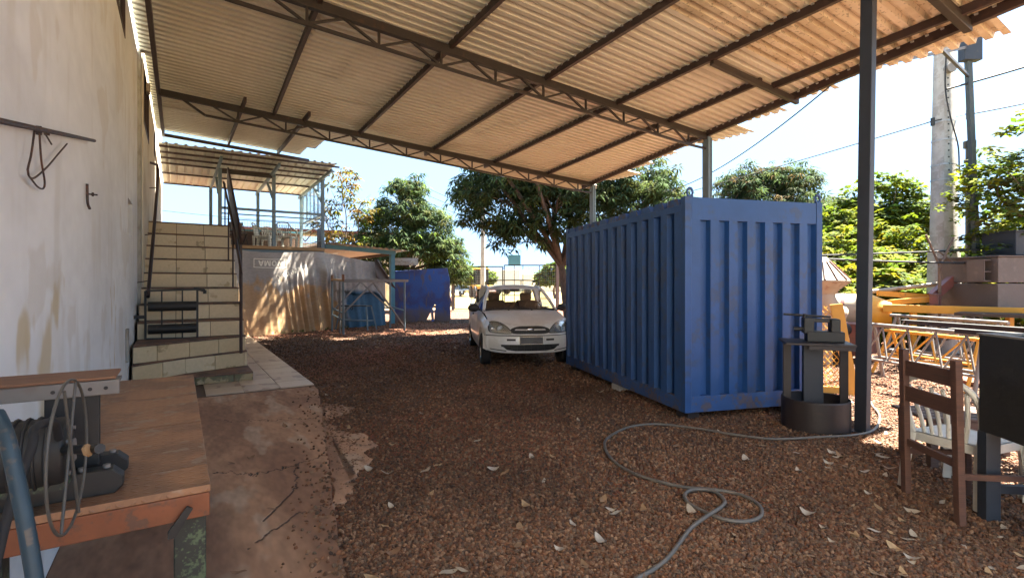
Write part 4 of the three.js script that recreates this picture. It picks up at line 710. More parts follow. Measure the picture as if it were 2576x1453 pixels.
// ---------- tall steel trestle and low frame in front of the tarp ----------
{
  const o = thing('steel_trestle', 'tall grey steel trestle with V braces in front of the tarp', 'trestle'), G = () => new GB();
  const P = { a: V(-4.94, 0, -14.95), b: V(-5.62, 0, -15.95), c: V(-3.43, 0, -16.3), d: V(-4.1, 0, -17.2) }, T = (p, y) => p.clone().setY(y), m = (p, q, t) => p.clone().lerp(q, t);
  const legs = { a: 1.54, b: 1.56, c: 1.60, d: 1.62 };
  for (const k of 'abcd') part(o, 'leg', G().bar(P[k], T(P[k], legs[k]), .05, .05), M.blueGrey);
  part(o, 'leg', G().bar(m(P.a, P.b, .28), T(m(P.a, P.b, .28), 1.54), .045), M.greySteel);
  for (const [p, q, y] of [['a', 'c', 1.56], ['b', 'd', 1.58]]) part(o, 'top_beam', G().bar(T(P[p], y), T(P[q], y + .02).lerp(T(P[p], y), -.06), .06, .08), M.greySteel);
  part(o, 'end_bar', G().bar(T(P.a, 1.58), T(P.b, 1.62), .07, .05), M.woodPale); part(o, 'end_bar', G().bar(T(P.c, 1.6), T(P.d, 1.62), .05, .05), M.greySteel);
  for (const [p, q, y] of [['a', 'b', .62], ['a', 'b', .42], ['c', 'd', .62]]) part(o, 'tie', G().bar(T(P[p], y), T(P[q], y + .1), .04), M.blueGrey);
  const mid = m(P.a, P.c, .47), mid2 = m(P.b, P.d, .47);
  part(o, 'brace', G().bar(T(P.a, .62), T(mid, 1.52), .04), M.greySteel); part(o, 'brace', G().bar(T(P.c, .12), T(mid, 1.52), .04), M.greySteel);
  part(o, 'brace', G().bar(T(P.b, .62), T(mid2, 1.54), .04), M.greySteel); part(o, 'brace', G().bar(T(P.d, .62), T(mid2, 1.54), .04), M.greySteel);
  for (const k of 'ab') part(o, 'peg', G().box(P[k].x, 1.66, P[k].z, .06, .2, .05), M.woodBoard);
  rebase(o, V(-4.5, 0, -16.1));
  const f = thing('low_stool_frame', 'low grey steel frame with splayed legs beside the tall trestle', 'stand', V(-5.05, 0, -16.55), -.35);
  part(f, 'top', G().box(0, .77, 0, 1.02, .03, .3, 0, 0, 0, .004), M.blackIron); part(f, 'shelf', G().box(0, .30, 0, 1.1, .03, .36), M.blueGrey);
  for (const [x, z] of [[-1, -1], [1, -1], [-1, 1], [1, 1]]) part(f, 'leg', G().bar(V(x * .62, 0, z * .24), V(x * .49, .76, z * .13), .04), M.blueGrey);
  part(f, 'ring', G().add(new THREE.TorusGeometry(.045, .014, 6, 16), new THREE.Matrix4().setPosition(-.05, .70, .16)), M.blackIron);
}
// ---------- entrance gate ----------
{
  const o = thing('entrance_gate', 'wide double leaf wire mesh gate closing the far end of the yard', 'gate', V(0, 0, 0)), G = () => new GB();
  const L = V(-3.3, 0, -28.5), Rr = V(2.55, 0, -28.5), H = 2.42, at = (t, y) => L.clone().lerp(Rr, t).setY(y);
  const leaf = (t0, t1, top) => { const f = part(o, 'leaf', G().bar(at(t0, .05), at(t0, top), .06).bar(at(t1, .05), at(t1, top), .06).bar(at(t0, top), at(t1, top), .06).bar(at(t0, .08), at(t1, .08), .06), M.darkSteel); for (const k of [.36, .68]) part(f, 'stile', G().bar(at(lerp(t0, t1, k), .05), at(lerp(t0, t1, k), top), .035), M.darkSteel); const w = new GB(); for (let y = .2; y < top; y += .13) w.bar(at(t0, y), at(t1, y), .005); for (let t = t0; t < t1; t += .02) w.bar(at(t, .1), at(t, top), .005); part(f, 'wire', w, M.galv).userData.kind = 'stuff'; };
  leaf(.015, .475, 2.42); leaf(.49, .985, 2.5);
  part(o, 'gate_post', G().box(L.x, 1.3, L.z, .14, 2.6, .14), M.greySteel); part(o, 'gate_post', G().box(Rr.x, 1.5, Rr.z, .16, 3.0, .16), M.greySteel);
  rebase(o, V(-.4, 0, -28.5));
}

// ---------- right side of the yard ----------
// wooden chair seen from behind
{
  const o = thing('wooden_chair', 'dark brown wooden ladder back chair frame without a seat, back turned to us', 'chair', V(2.805, 0, -3.417), Math.atan2(.5, .05)), G = () => new GB(); // local x runs along the back, from the far leg to the near leg
  const h = .25;
  part(o, 'back_leg', G().bar(V(-h, 0, 0), V(-h + .005, 1.02, -.02), .052, .042, 0, .005), M.woodChair);
  part(o, 'back_leg', G().bar(V(h, 0, 0), V(h - .005, 1.03, -.02), .052, .042, 0, .005), M.woodChair);
  for (const [y, w] of [[.90, .105], [.72, .105]]) part(o, 'back_slat', G().box(0, y, -.014, .455, w, .022, 0, 0, 0, .004), M.woodChair);
  part(o, 'rung', G().box(0, .37, 0, .46, .05, .028, 0, 0, 0, .004), M.woodChair);
  for (const k of [-1, 1]) { part(o, 'side_stretcher', G().box(k * h, .30, .0 + .2 * 1, .024, .036, .36, 0, 0, 0, .003), M.woodChair); part(o, 'front_leg', G().bar(V(k * h, 0, .4), V(k * h, .33, .4), .045, .04, 0, .004), M.woodChair); }
}
plasticChair('stained white plastic armchair behind the brown wooden chair frame', V(3.2, .01, -3.62), Math.PI / 2 + .35, M.plastic);
// slatted bench
{
  const o = thing('slatted_bench', 'low dark wooden bench with a slatted seat beyond the plastic chair', 'bench', V(3.85, 0, -4.3), -.12), G = () => new GB();
  for (let i = 0; i < 5; i++) part(o, 'seat_slat', G().box(0, .40, -.2 + i * .1, .95, .022, .075, 0, 0, 0, .004), M.woodSlat);
  for (const [x, z] of [[-.4, -.18], [.4, -.18], [-.4, .18], [.4, .18]]) part(o, 'leg', G().box(x, .192, z, .06, .384, .06, 0, 0, 0, .004), M.woodSlat);
  part(o, 'frame_rail', G().box(0, .355, .215, .85, .06, .025), M.woodSlat); part(o, 'frame_rail', G().box(0, .355, -.215, .85, .06, .025), M.woodSlat);
}
// black forge box on legs
{
  const o = thing('forge_stand', 'black steel forge box on four tall legs at the right edge', 'forge', V(3.3, 0, -2.98), -.12), G = () => new GB();
  const w = .66, d = .52, y0 = .56, y1 = 1.17;
  part(o, 'wall_plate', G().box(0, (y0 + y1) / 2, d / 2, w, y1 - y0, .012), M.blackIron); part(o, 'wall_plate', G().box(0, (y0 + y1) / 2, -d / 2, w, y1 - y0, .012), M.blackIron);
  part(o, 'wall_plate', G().box(-w / 2, (y0 + y1) / 2, 0, .012, y1 - y0, d - .014), M.blackIron); part(o, 'wall_plate', G().box(w / 2, (y0 + y1) / 2, 0, .012, y1 - y0, d - .014), M.blackIron);
  part(o, 'bottom_plate', G().box(0, y0 + .01, 0, w - .03, .012, d - .03), M.blackIron);
  part(o, 'rim', G().box(0, y1 + .006, d / 2 - .02, w + .03, .012, .06).box(0, y1 + .006, -d / 2 + .02, w + .03, .012, .06).box(-w / 2 + .02, y1 + .006, 0, .06, .0125, d - .09).box(w / 2 - .02, y1 + .006, 0, .06, .0125, d - .09), M.greySteel);
  for (const [x, z] of [[-1, 1], [1, 1], [-1, -1], [1, -1]]) part(o, 'leg', G().box(x * (w / 2 - .03), .28, z * (d / 2 - .03), .085, .56, .075, 0, 0, 0, .004), M.postBlue);
  part(o, 'cross_tie', G().box(0, .2, -d / 2 + .03, w - .14, .05, .04), M.postBlue);
  part(o, 'hatch', G().box(.05, .95, d / 2 + .012, .12, .1, .01, 0, 0, 0, .003), M.postBlue);
}
// sawhorses of pipe
function sawhorse(label, p, q, H, m, spread = .26) {
  const o = thing('sawhorse', label, 'sawhorse', p.clone().lerp(q, .5), Math.atan2(-(q.z - p.z), q.x - p.x), 'pipe sawhorses on the right'), L = p.distanceTo(q) / 2, G = () => new GB();
  part(o, 'top_pipe', G().cyl(V(-L, H, 0), V(L, H, 0), .028, .028, 10), m);
  for (const x of [-1, 1]) {
    for (const z of [-1, 1]) part(o, 'leg', G().cyl(V(x * (L - .05), 0, z * spread), V(x * (L - .12), H - .02, z * .02), .024, .024, 8), m);
    part(o, 'spreader', G().cyl(V(x * (L - .08), .33, -spread * .66), V(x * (L - .08), .33, spread * .66), .017, .017, 8), m);
  }
  for (const z of [-1, 1]) part(o, 'lower_pipe', G().cyl(V(-L + .07, .33, z * spread * .66), V(L - .07, .33, z * spread * .66), .02, .02, 8), m);
  const n = Math.max(2, Math.round(L * 2 / .5)); for (let i = 0; i < n; i++) { const x0 = lerp(-L + .1, L - .1, i / n), x1 = lerp(-L + .1, L - .1, (i + 1) / n), xm = (x0 + x1) / 2; part(o, 'lattice', G().cyl(V(x0, .34, spread * .62), V(xm, H - .03, .02), .014, .014, 6).cyl(V(xm, H - .03, .02), V(x1, .34, spread * .62), .014, .014, 6), m); }
  return o;
}
sawhorse('grey pipe sawhorse nearest the leaning post, carrying two dark bars', V(5.66, 0, -8.15), V(6.0, 0, -6.35), .85, M.greySteel);
sawhorse('grey pipe sawhorse behind, higher than the one nearest the post', V(6.75, 0, -9.1), V(7.1, 0, -7.3), .93, M.greySteel);
sawhorse('yellow pipe sawhorse with lattice legs between the two grey ones', V(6.25, 0, -8.55), V(6.45, 0, -6.9), .72, M.yellow, .3);
{
  const g = 'steel bars resting on the sawhorses';
  const bar = (label, p, q) => { const o = thing('steel_bar', label, 'bar', V(0, 0, 0), 0, g); part(o, 'flange', new GB().bar(p, q, .1, .012, 0, .002), M.blackIron); part(o, 'web', new GB().bar(p.clone().add(V(.044, -.03, 0)), q.clone().add(V(.044, -.03, 0)), .01, .05), M.blackIron); rebase(o, p.clone().lerp(q, .5)); };
  bar('long black steel bar lying across the grey sawhorses, the farther one', V(5.47, .985, -7.15), V(5.9, 1.005, -4.9));
  bar('shorter black steel bar over the forge box, nearer than the long bar', V(5.2, .965, -6.05), V(5.45, .98, -4.6));
}
// prop carrying the bars' near ends
{
  const o = thing('bar_prop', 'dark pipe stand holding the near ends of the black bars', 'stand', V(5.6, 0, -5.1), .2), G = () => new GB();
  part(o, 'cross_pipe', G().cyl(V(-.5, .93, 0), V(.5, .95, 0), .025, .025, 10), M.greySteel);
  for (const [x, z] of [[-.4, -.22], [-.4, .22], [.4, -.22], [.4, .22]]) part(o, 'leg', G().cyl(V(x * 1.1, 0, z), V(x, .93, 0), .024, .024, 8), M.greySteel);
}
// yellow guard panel with chain link
{
  const o = thing('mesh_guard', 'yellow flat bar guard panel with chain link mesh beside the container', 'guard', V(4.25, 0, -6.9), -.35), G = () => new GB();
  const P = (x, y) => V(x, y, -.18 * y);
  const quad = (a, b, c, d) => { const s = G(), t = V(0, 0, .05); s.quad(a, b, c, d).quad(b.clone().sub(t), a.clone().sub(t), d.clone().sub(t), c.clone().sub(t)).quad(a, d, d.clone().sub(t), a.clone().sub(t)).quad(b.clone().sub(t), c.clone().sub(t), c, b).quad(d, c, c.clone().sub(t), d.clone().sub(t)); return s; };
  part(o, 'side_plate', quad(P(.24, 0), P(.38, .0), P(.24, 1.22), P(.09, 1.2)), M.yellow);
  part(o, 'side_plate', quad(P(-.42, 0), P(-.22, 0), P(-.30, 1.18), P(-.42, 1.18)), M.yellow);
  part(o, 'inner_strip', quad(P(-.22, .02), P(-.12, .02), P(-.24, 1.16), P(-.30, 1.16)), M.yellow);
  part(o, 'foot_strip', quad(P(-.12, .02), P(.24, .02), P(.23, .1), P(-.125, .1)), M.yellow);
  const w = new GB(); for (let i = -16; i < 18; i++) for (const s of [-1, 1]) { const a = [], x0 = i * .07; for (let k = 0; k <= 20; k++) { const y = .06 + k * .056, x = x0 + s * k * .045, l = -.2 - .06 * y, r = .23 - .12 * y; if (x > l && x < r) a.push(P(x, y).add(V(0, 0, (k % 2 ? .006 : -.006) * s - .02))); } if (a.length > 1) w.tube(a, .005, 4, a.length * 2); }
  part(o, 'chain_link', w, M.yellow).userData.kind = 'stuff';
}
// old yellow and white machine: tank, beam, engine block, wheels
{
  const o = thing('tank_machine', 'rusty machine with a white tank and long yellow beam behind the sawhorses', 'machine', V(0, 0, 0)), G = () => new GB();
  const c0 = V(6.3, .93, -10.6), c1 = V(7.05, .93, -10.05), ax = c1.clone().sub(c0).normalize();
  part(o, 'tank', G().cyl(c0, c1, .36, .36, 28), M.offWhite);
  part(o, 'tank_band', G().cyl(c0.clone().lerp(c1, .5), c0.clone().lerp(c1, .56), .366, .366, 28), M.maroon); part(o, 'tank_band', G().cyl(c0.clone().lerp(c1, .1), c0.clone().lerp(c1, .14), .366, .366, 28), M.maroon);
  part(o, 'tank_cone', G().cyl(c1, c1.clone().addScaledVector(ax, .34), .36, .2, 28), M.yellow);
  part(o, 'data_plate', G().box(6.45, .78, -10.02, .42, .2, .012, .63, .12, 0, .003), M.greySteel);
  part(o, 'beam', G().bar(V(7.05, 1.03, -9.7), V(8.9, 1.02, -8.15), .1, .14, 0, .008), M.yellow);
  part(o, 'deck', G().box(8.5, .98, -8.9, 2.0, .05, .9, .7), M.darkSteel);
  part(o, 'engine_block', G().box(6.65, .45, -9.85, .85, .6, .5, .63, 0, 0, .03), M.maroon);
  part(o, 'chassis', G().box(7.9, .62, -9.2, 2.2, .12, .3, .7), M.darkSteel);
  for (const p of [V(6.2, .38, -9.55), V(8.2, .38, -8.7)]) part(o, 'wheel', G().add(new THREE.TorusGeometry(.28, .1, 12, 28), new THREE.Matrix4().makeRotationY(.63).setPosition(p)), M.rubber);
  part(o, 'pulley', G().cyl(V(6.0, .40, -9.25), V(6.05, .40, -9.2), .15, .15, 24), M.offWhite);
  for (const x of [7.4, 8.4]) part(o, 'prop_leg', G().bar(V(x, 0, -9.7 + (x - 7.05) * .8), V(x, 1.0, -9.7 + (x - 7.05) * .8), .08), M.yellow);
  for (const [p, q] of [[V(7.2, 1.12, -9.9), V(8.0, 1.2, -9.7)], [V(7.3, 1.3, -10.2), V(8.3, 1.22, -9.9)]]) part(o, 'spare_beam', G().bar(p, q, .09, .1), M.yellow);
  part(o, 'spare_pipe', G().cyl(V(7.25, 1.32, -10.4), V(8.4, 1.5, -9.9), .04, .04, 10), M.offWhite);
  part(o, 'hinge_lug', G().box(7.75, 1.18, -9.35, .14, .26, .14, .6, 0, 0, .01), M.maroon);
  part(o, 'rusty_arm', G().bar(V(7.9, 1.25, -9.6), V(8.5, 1.75, -9.6), .13, .15), M.maroon);
  rebase(o, V(7.2, 0, -9.6));
}
{
  const o = thing('sheet_metal_box', 'large grey sheet metal box resting on the yellow beam', 'box', V(8.62, 1.04, -9.35), .12), G = () => new GB();
  part(o, 'lower_panel', G().box(.6, .24, 0, 1.9, .43, 1.1, 0, 0, 0, .01), M.greySheet); part(o, 'upper_panel', G().box(.6, .69, .004, 1.9, .44, 1.1, 0, 0, 0, .01), M.greySheet);
  part(o, 'lid', G().box(.6, .925, .0, 1.95, .025, 1.16, 0, 0, 0, .006), M.greySheet);
  const c = part(o, 'side_cubby', G().box(-.43, .66, .3, .13, .02, .3).box(-.43, .86, .3, .13, .02, .3).box(-.43, .5, .3, .13, .02, .3).box(-.49, .68, .3, .012, .36, .3), M.greySheet);
  const b = thing('dark_crate', 'dark blue crate on top of the grey sheet metal box', 'crate', V(9.15, 1.985, -9.35), .1);
  part(b, 'body', G().box(.15, .22, 0, .85, .42, .6, 0, 0, 0, .012), M.postBlue); part(b, 'lid', G().box(.15, .44, 0, .88, .03, .63, 0, 0, 0, .006), M.postBlue);
}
{
  const o = thing('vent_cowl', 'pinkish ridged sheet metal cowl on a bent pipe behind the container', 'cowl', V(5.72, 0, -9.4)), G = () => new GB();
  part(o, 'hood', G().lathe([[.06, 1.98], [.12, 1.9], [.43, 1.56], [.44, 1.52], [.26, 1.38], [.22, 1.3]], 14), M.offWhite);
  for (let i = 0; i < 14; i++) { const t = i / 14 * Math.PI * 2; part(o, 'hood_rib', G().bar(V(Math.sin(t) * .12, 1.905, Math.cos(t) * .12), V(Math.sin(t) * .436, 1.56, Math.cos(t) * .436), .018, .03), M.maroon); }
  part(o, 'elbow', G().tube([V(0, 1.4, 0), V(.0, 1.2, .02), V(.12, 1.0, .02), V(.3, .9, .0)], .2, 18, 20), M.offWhite);
  part(o, 'pipe', G().cyl(V(0, 0, 0), V(0, 1.2, 0), .16, .16, 18), M.offWhite);
}
{
  const o = thing('folded_chair', 'folded black seat shell lying against the bars at the right edge', 'seat', V(5.55, 1.0, -5.0), .3), G = () => new GB();
  part(o, 'shell', G().box(.05, .12, 0, .5, .2, .03, 0, -.35, 0, .014), M.postBlue); part(o, 'edge_pipe', G().tube([V(-.22, .02, .06), V(-.24, .2, 0), V(-.18, .235, -.02), V(.3, .235, -.02)], .012, 6, 20), M.greySteel);
}
{ // stacked orange things and brick rubble under the sawhorses
  const list = [[6.9, -7.4, 'flat orange board lying on the ground under the far sawhorse', .5, .04, .9, .3, M.orange], [6.0, -5.9, 'plank of dark wood lying on the gravel behind the forge legs', .12, .05, 1.4, -.6, M.woodSlat], [4.9, -4.2, 'short board lying on the gravel beside the plastic chair', .1, .03, .7, .9, M.woodSlat]];
  for (const [x, z, label, w, h, d, r, m] of list) solo('board', label, 'board', new GB().box(0, 0, 0, w, h, d, 0, 0, 0, .004), m).position.set(x, h / 2 + .03, z);
  scene.children.filter(c => c.name.startsWith('board')).forEach((c, i) => { c.rotation.y = list[i][6]; });
}
// concrete utility pole with holes, black pole beside it
{
  const o = thing('utility_pole', 'tall perforated concrete utility pole with straps and wires on the right', 'utility pole', V(9.3, 0, -11)), G = () => new GB();
  const H = 8.2, w = y => lerp(.40, .20, y / H) / 2;
  const sh = (y0, y1, k) => { const g = new THREE.CylinderGeometry(w(y1) * 1.414 * k, w(y0) * 1.414 * k, y1 - y0, 4, 1); g.rotateY(Math.PI / 4 + .12); g.translate(0, (y0 + y1) / 2, 0); return g; };
  part(o, 'shaft', G().add(sh(0, 2.2, 1.12)).add(sh(2.2, H, 1)), M.concretePole);
  for (let y = 3.9; y < 6.8; y += .14) part(o, 'bolt_hole', G().cyl(V(-.025, y, w(y) - .012), V(-.025, y, w(y) + .012), .018, .018, 8), M.black);
  for (const y of [3.7, 4.02, 4.55, 4.95]) part(o, 'strap', G().add(sh(y, y + .03, 1.05)), M.steelBright);
  part(o, 'wire_guard', G().tube([V(-.12, 6.3, .2), V(-.15, 5.6, .22), V(-.06, 5.0, .24), V(.08, 4.4, .26), V(.1, 3.9, .27), V(.16, 3.7, .25), V(.25, 3.72, .18)], .014, 6, 40), M.rubber);
  part(o, 'insulator', G().cyl(V(-.34, 4.95, .1), V(.46, 5.12, .1), .012, .012, 6).cyl(V(.44, 5.0, .1), V(.44, 5.2, .1), .04, .04, 10).cyl(V(-.32, 4.86, .1), V(-.32, 5.02, .1), .04, .04, 10), M.blackIron);
  part(o, 'meter_box', G().cyl(V(-.02, 6.05, .12), V(-.02, 6.05, .24), .1, .1, 14), M.greySteel);
  const b = thing('black_pole', 'slim black pole with a capped top beside the concrete pole', 'pole', V(9.68, 0, -10.8));
  part(b, 'shaft', G().cyl(V(0, 0, 0), V(0, 4.4, 0), .08, .07, 12), M.blackIron); part(b, 'cap', G().cyl(V(0, 4.36, 0), V(0, 4.5, 0), .11, .11, 12), M.blackIron);
  part(b, 'clamp', G().cyl(V(0, 4.05, 0), V(0, 4.12, 0), .1, .1, 12), M.blackIron);
}
{
  M.polePaint = paint([.032, .045, .046], [.06, .045, .035], .4, 241);
  const o = thing('steel_pole', 'dark steel pole right of the concrete pole, tied to the canopy corner', 'pole', V(8.95, 0, -9.75)), G = () => new GB();
  part(o, 'shaft', G().bar(V(0, 0, 0), V(-.26, 6.25, 0), .09, .09, 0, .008), M.polePaint); part(o, 'bracket', G().box(-.22, 5.95, .02, .34, .45, .16, 0, 0, 0, .01), M.postBlue);
  const T = p => p.sub(V(8.95, 0, -9.75));
  part(o, 'strut', G().bar(V(-.24, 5.45, 0), T(V(4.55, 4.87, -6.1)), .045), M.darkSteel); part(o, 'tie', G().bar(V(-.25, 6.0, 0), T(AB(3.3, eaveB(3.3), 4.55)), .05), M.darkSteel);
}
// overhead wires
{
  const wire = (label, p, q, sag, r = .012) => { const n = 14, pts = []; for (let i = 0; i <= n; i++) { const t = i / n, v = p.clone().lerp(q, t); v.y -= sag * 4 * t * (1 - t); pts.push(v); } solo('overhead_wire', label, 'wire', new GB().tube(pts, r, 5, 40), M.rubber, 'overhead wires'); };
  wire('black cable from the canopy eave past the container toward the mango tree', AB(3.6, eaveB(3.6) - .02, 4.58), V(4.9, 4.45, -16.5), .3, .011);
  wire('wire from the concrete pole insulator leftward into the white sky', V(8.97, 4.95, -10.9), V(-2, 5.6, -44), .4, .012);
  wire('wire from the concrete pole insulator toward the right edge', V(9.76, 5.1, -10.9), V(16, 6.6, -10.2), .12, .014);
  wire('thick cable crossing the dark steel pole below the roof corner', V(8.3, 5.2, -9.75), V(12.5, 6.5, -9.6), .05, .02);
  wire('low wire strung across the lit shrubs above the metal box', V(5.4, 2.02, -9.8), V(11, 2.25, -9.3), .03, .016);
  wire('second low wire sloping down behind the leaning post toward the box', V(5.4, 1.98, -9.6), V(8.6, 1.86, -9.3), .02, .02);
  wire('wire seen through the balcony opening, left of the posts', V(-26, 6.9, -38), V(-6, 5.6, -36), .3, .02);
  for (const [k, n] of [['upper', 0], ['middle', 1], ['lower', 2]]) wire(`${k} of three parallel wires between the two green trees above the gate`, V(-7.5, 9.0 - n * .55, -36), V(-1.87, 6.2 - n * .35, -33), .15, .018);
  const o = thing('crossed_sticks', 'crossed brown branches stuck up above the metal box', 'sticks', V(7.95, 1.5, -9.5)), G = () => new GB();
  part(o, 'stick', G().cyl(V(-.25, .9, 0), V(.02, .3, 0), .018, .022, 6), M.bark); part(o, 'stick', G().cyl(V(.24, .85, .03), V(-.02, .28, .02), .018, .024, 6), M.bark); part(o, 'stick', G().cyl(V(.0, .6, -.03), V(.45, .25, 0), .014, .016, 6), M.bark);
  part(o, 'stake', G().cyl(V(0, -1.5, 0), V(0, .32, .01), .03, .025, 8), M.bark);
}
// ---------- beyond the gate ----------
{
  const o = thing('street_pole', 'pale concrete street pole standing just beyond the gate', 'utility pole', V(-1.87, 0, -33)), G = () => new GB();
  part(o, 'shaft', G().cyl(V(0, 0, 0), V(0, 6.6, 0), .19, .13, 12), M.concretePole); part(o, 'crossarm', G().bar(V(-.6, 6.2, 0), V(.6, 6.2, 0), .09), M.woodSlat);
  const s = thing('blue_sign', 'plain blue rectangular sign on a thin post above the gate', 'sign', V(.15, 0, -32));
  part(s, 'board', G().box(0, 2.93, 0, .78, .68, .03, 0, 0, 0, .004), M.teal); part(s, 'post', G().cyl(V(0, 0, -.04), V(0, 3.1, -.04), .03, .03, 8), M.greySteel);
  const car = (label, p, r, m) => { const c = thing('far_car', label, 'car', p, r, 'cars parked beyond the gate');
    part(c, 'body', G().grid(16, 10, (u, v) => { const z = lerp(-2, 2, u), t = v * Math.PI, w = .8 * (1 - .12 * Math.abs(u - .5) ** 3 * 8), x = -Math.cos(t) * w, y = .3 + .55 * Math.pow(Math.sin(t), .35) * (1 - .25 * sstep(.35, .5, Math.abs(u - .5))); return V(x, y, z); }), m);
    part(c, 'cabin', G().grid(12, 10, (u, v) => { const t = v * Math.PI, z = lerp(-1.1, 1.2, u), y = .82 + .58 * Math.pow(Math.sin(u * Math.PI), .5) * Math.pow(Math.sin(t), .3); return V(-Math.cos(t) * .68, y, z); }), M.darkGlass);
    for (const [x, z] of [[-.7, -1.25], [.7, -1.25], [-.7, 1.25], [.7, 1.25]]) part(c, 'wheel', G().cyl(V(x - .09, .3, z), V(x + .09, .3, z), .3, .3, 16), M.rubber);
    for (const x of [-.55, .55]) part(c, 'headlight', G().box(x, .62, 1.96, .3, .12, .06, 0, 0, 0, .02), M.lens); };
  car('white car parked under the tree beyond the gate, left of the pole', V(-6.1, 0, -62), .5, M.silver);
  car('dark red car just visible left of the gate post', V(-4.9, 0, -34), .2, M.maroon);
  const t = thing('yellow_loader', 'yellow loader with dark cab parked behind the street pole', 'loader', V(-3.1, 0, -52), .3);
  part(t, 'body', G().box(0, .9, 0, 1.6, .8, 3, 0, 0, 0, .08), M.yellow); part(t, 'cab', G().box(0, 2.1, -.3, 1.3, 1.6, 1.3, 0, 0, 0, .06), M.darkGlass); part(t, 'cab_roof', G().box(0, 2.95, -.3, 1.45, .12, 1.45, 0, 0, 0, .03), M.yellow);
  for (const [x, z] of [[-.8, -1], [.8, -1], [-.8, 1], [.8, 1]]) part(t, 'wheel', G().cyl(V(x - .2, .6, z), V(x + .2, .6, z), .6, .6, 18), M.rubber);
  part(t, 'bucket', G().box(0, .5, 1.9, 1.9, .6, .5, 0, .3, 0, .05), M.maroon);
  const k = thing('white_truck', 'white box truck far beyond the gate above the pickup roof', 'truck', V(.4, 0, -66), -.6);
  part(k, 'cab', G().box(2.6, 1.6, 0, 1.9, 2.2, 2.2, 0, 0, 0, .15), M.plastic); part(k, 'windshield', G().box(3.56, 1.95, 0, .03, .8, 1.8), M.darkGlass); part(k, 'box', G().box(-.9, 2.0, 0, 4.8, 2.4, 2.3, 0, 0, 0, .05), M.plastic);
  for (const [x, z] of [[2.6, -1], [2.6, 1], [-2, -1], [-2, 1]]) part(k, 'wheel', G().cyl(V(x, .5, z - .15), V(x, .5, z + .15), .5, .5, 18), M.rubber);
  // low buildings
  const b = thing('far_shed_building', 'low white building with a rusty latticed roof edge behind the balcony', 'building', V(-14.5, 0, -31), .45);
  part(b, 'wall', G().box(0, 1.9, 0, 17, 3.8, 6), M.plaster2); part(b, 'roof', G().box(0, 4.62, 0, 17.6, .1, 6.8, 0, .04, 0), M.maroon);
  for (let i = 0; i < 17; i++) part(b, 'lattice', G().bar(V(-8.4 + i, 3.85, 3.2), V(-7.9 + i, 4.5, 3.2), .06).bar(V(-7.9 + i, 4.5, 3.2), V(-7.4 + i, 3.85, 3.2), .06), M.woodBoard);
  part(b, 'roof_beam', G().box(0, 4.5, 3.2, 17.2, .1, .1), M.woodBoard);
  const w = thing('boundary_wall', 'long low pale wall along the far side of the field', 'wall', V(8, 0, -88));
  part(w, 'wall', G().box(0, 1.1, 0, 70, 2.2, .2), M.plaster2); part(w, 'coping', G().box(0, 2.25, 0, 70, .1, .3), M.concretePole);
}

// ---------- trees and shrubs ----------
function clumpGeo(n, len, wid, droop, up) {
  const pos = [], nor = [];
  for (let i = 0; i < n; i++) {
    const t = i / n * Math.PI * 2 + R(-.4, .4), el = R(up - .5, up + .5), L = len * R(.7, 1.15), W = wid * R(.8, 1.2), d = V(Math.cos(t) * Math.cos(el), Math.sin(el), Math.sin(t) * Math.cos(el)), s = V(-Math.sin(t), R(-.3, .3), Math.cos(t)).normalize();
    const p0 = d.clone().multiplyScalar(.03), p1 = d.clone().multiplyScalar(L * .5).add(V(0, -droop * L * .15, 0)), p2 = d.clone().multiplyScalar(L).add(V(0, -droop * L * .7, 0));
    const a = p1.clone().addScaledVector(s, W * .5), b = p1.clone().addScaledVector(s, -W * .5);
    for (const [x, y, z] of [[p0, a, b], [a, p2, b]]) pos.push(x.x, x.y, x.z, y.x, y.y, y.z, z.x, z.y, z.z);
  }
  const g = new THREE.BufferGeometry(); g.setAttribute('position', new THREE.Float32BufferAttribute(pos, 3)); g.computeVertexNormals(); return g;
}
const clumps = { mango: clumpGeo(9, .27, .062, .9, .15), small: clumpGeo(8, .15, .075, .35, .3), broad: clumpGeo(7, .21, .10, .5, .25), sparse: clumpGeo(5, .24, .085, .6, .1) };
const leafM = mat({ color: lin(1, 1, 1), roughness: .95, specularIntensity: .3, transmission: .38, thickness: 0, ior: 1.25 });
const Q = new THREE.Quaternion(), MX = new THREE.Matrix4();
function crown(parent, kind, pts, tones, scale) {
  const m = new THREE.InstancedMesh(clumps[kind], leafM, pts.length), c = new THREE.Color();
  pts.forEach((p, i) => { Q.setFromEuler(new THREE.Euler(R(-.5, .5), R(0, 6.28), R(-.5, .5))); const s = scale * R(.7, 1.3); m.setMatrixAt(i, MX.compose(p, Q, V(s, s, s))); const t = tones[Math.floor(rnd() * tones.length)], k = R(.75, 1.25); m.setColorAt(i, c.setRGB(t[0] * k, t[1] * k, t[2] * k)); });
  m.name = 'crown'; m.userData.kind = 'stuff'; parent.add(m); return m;
}
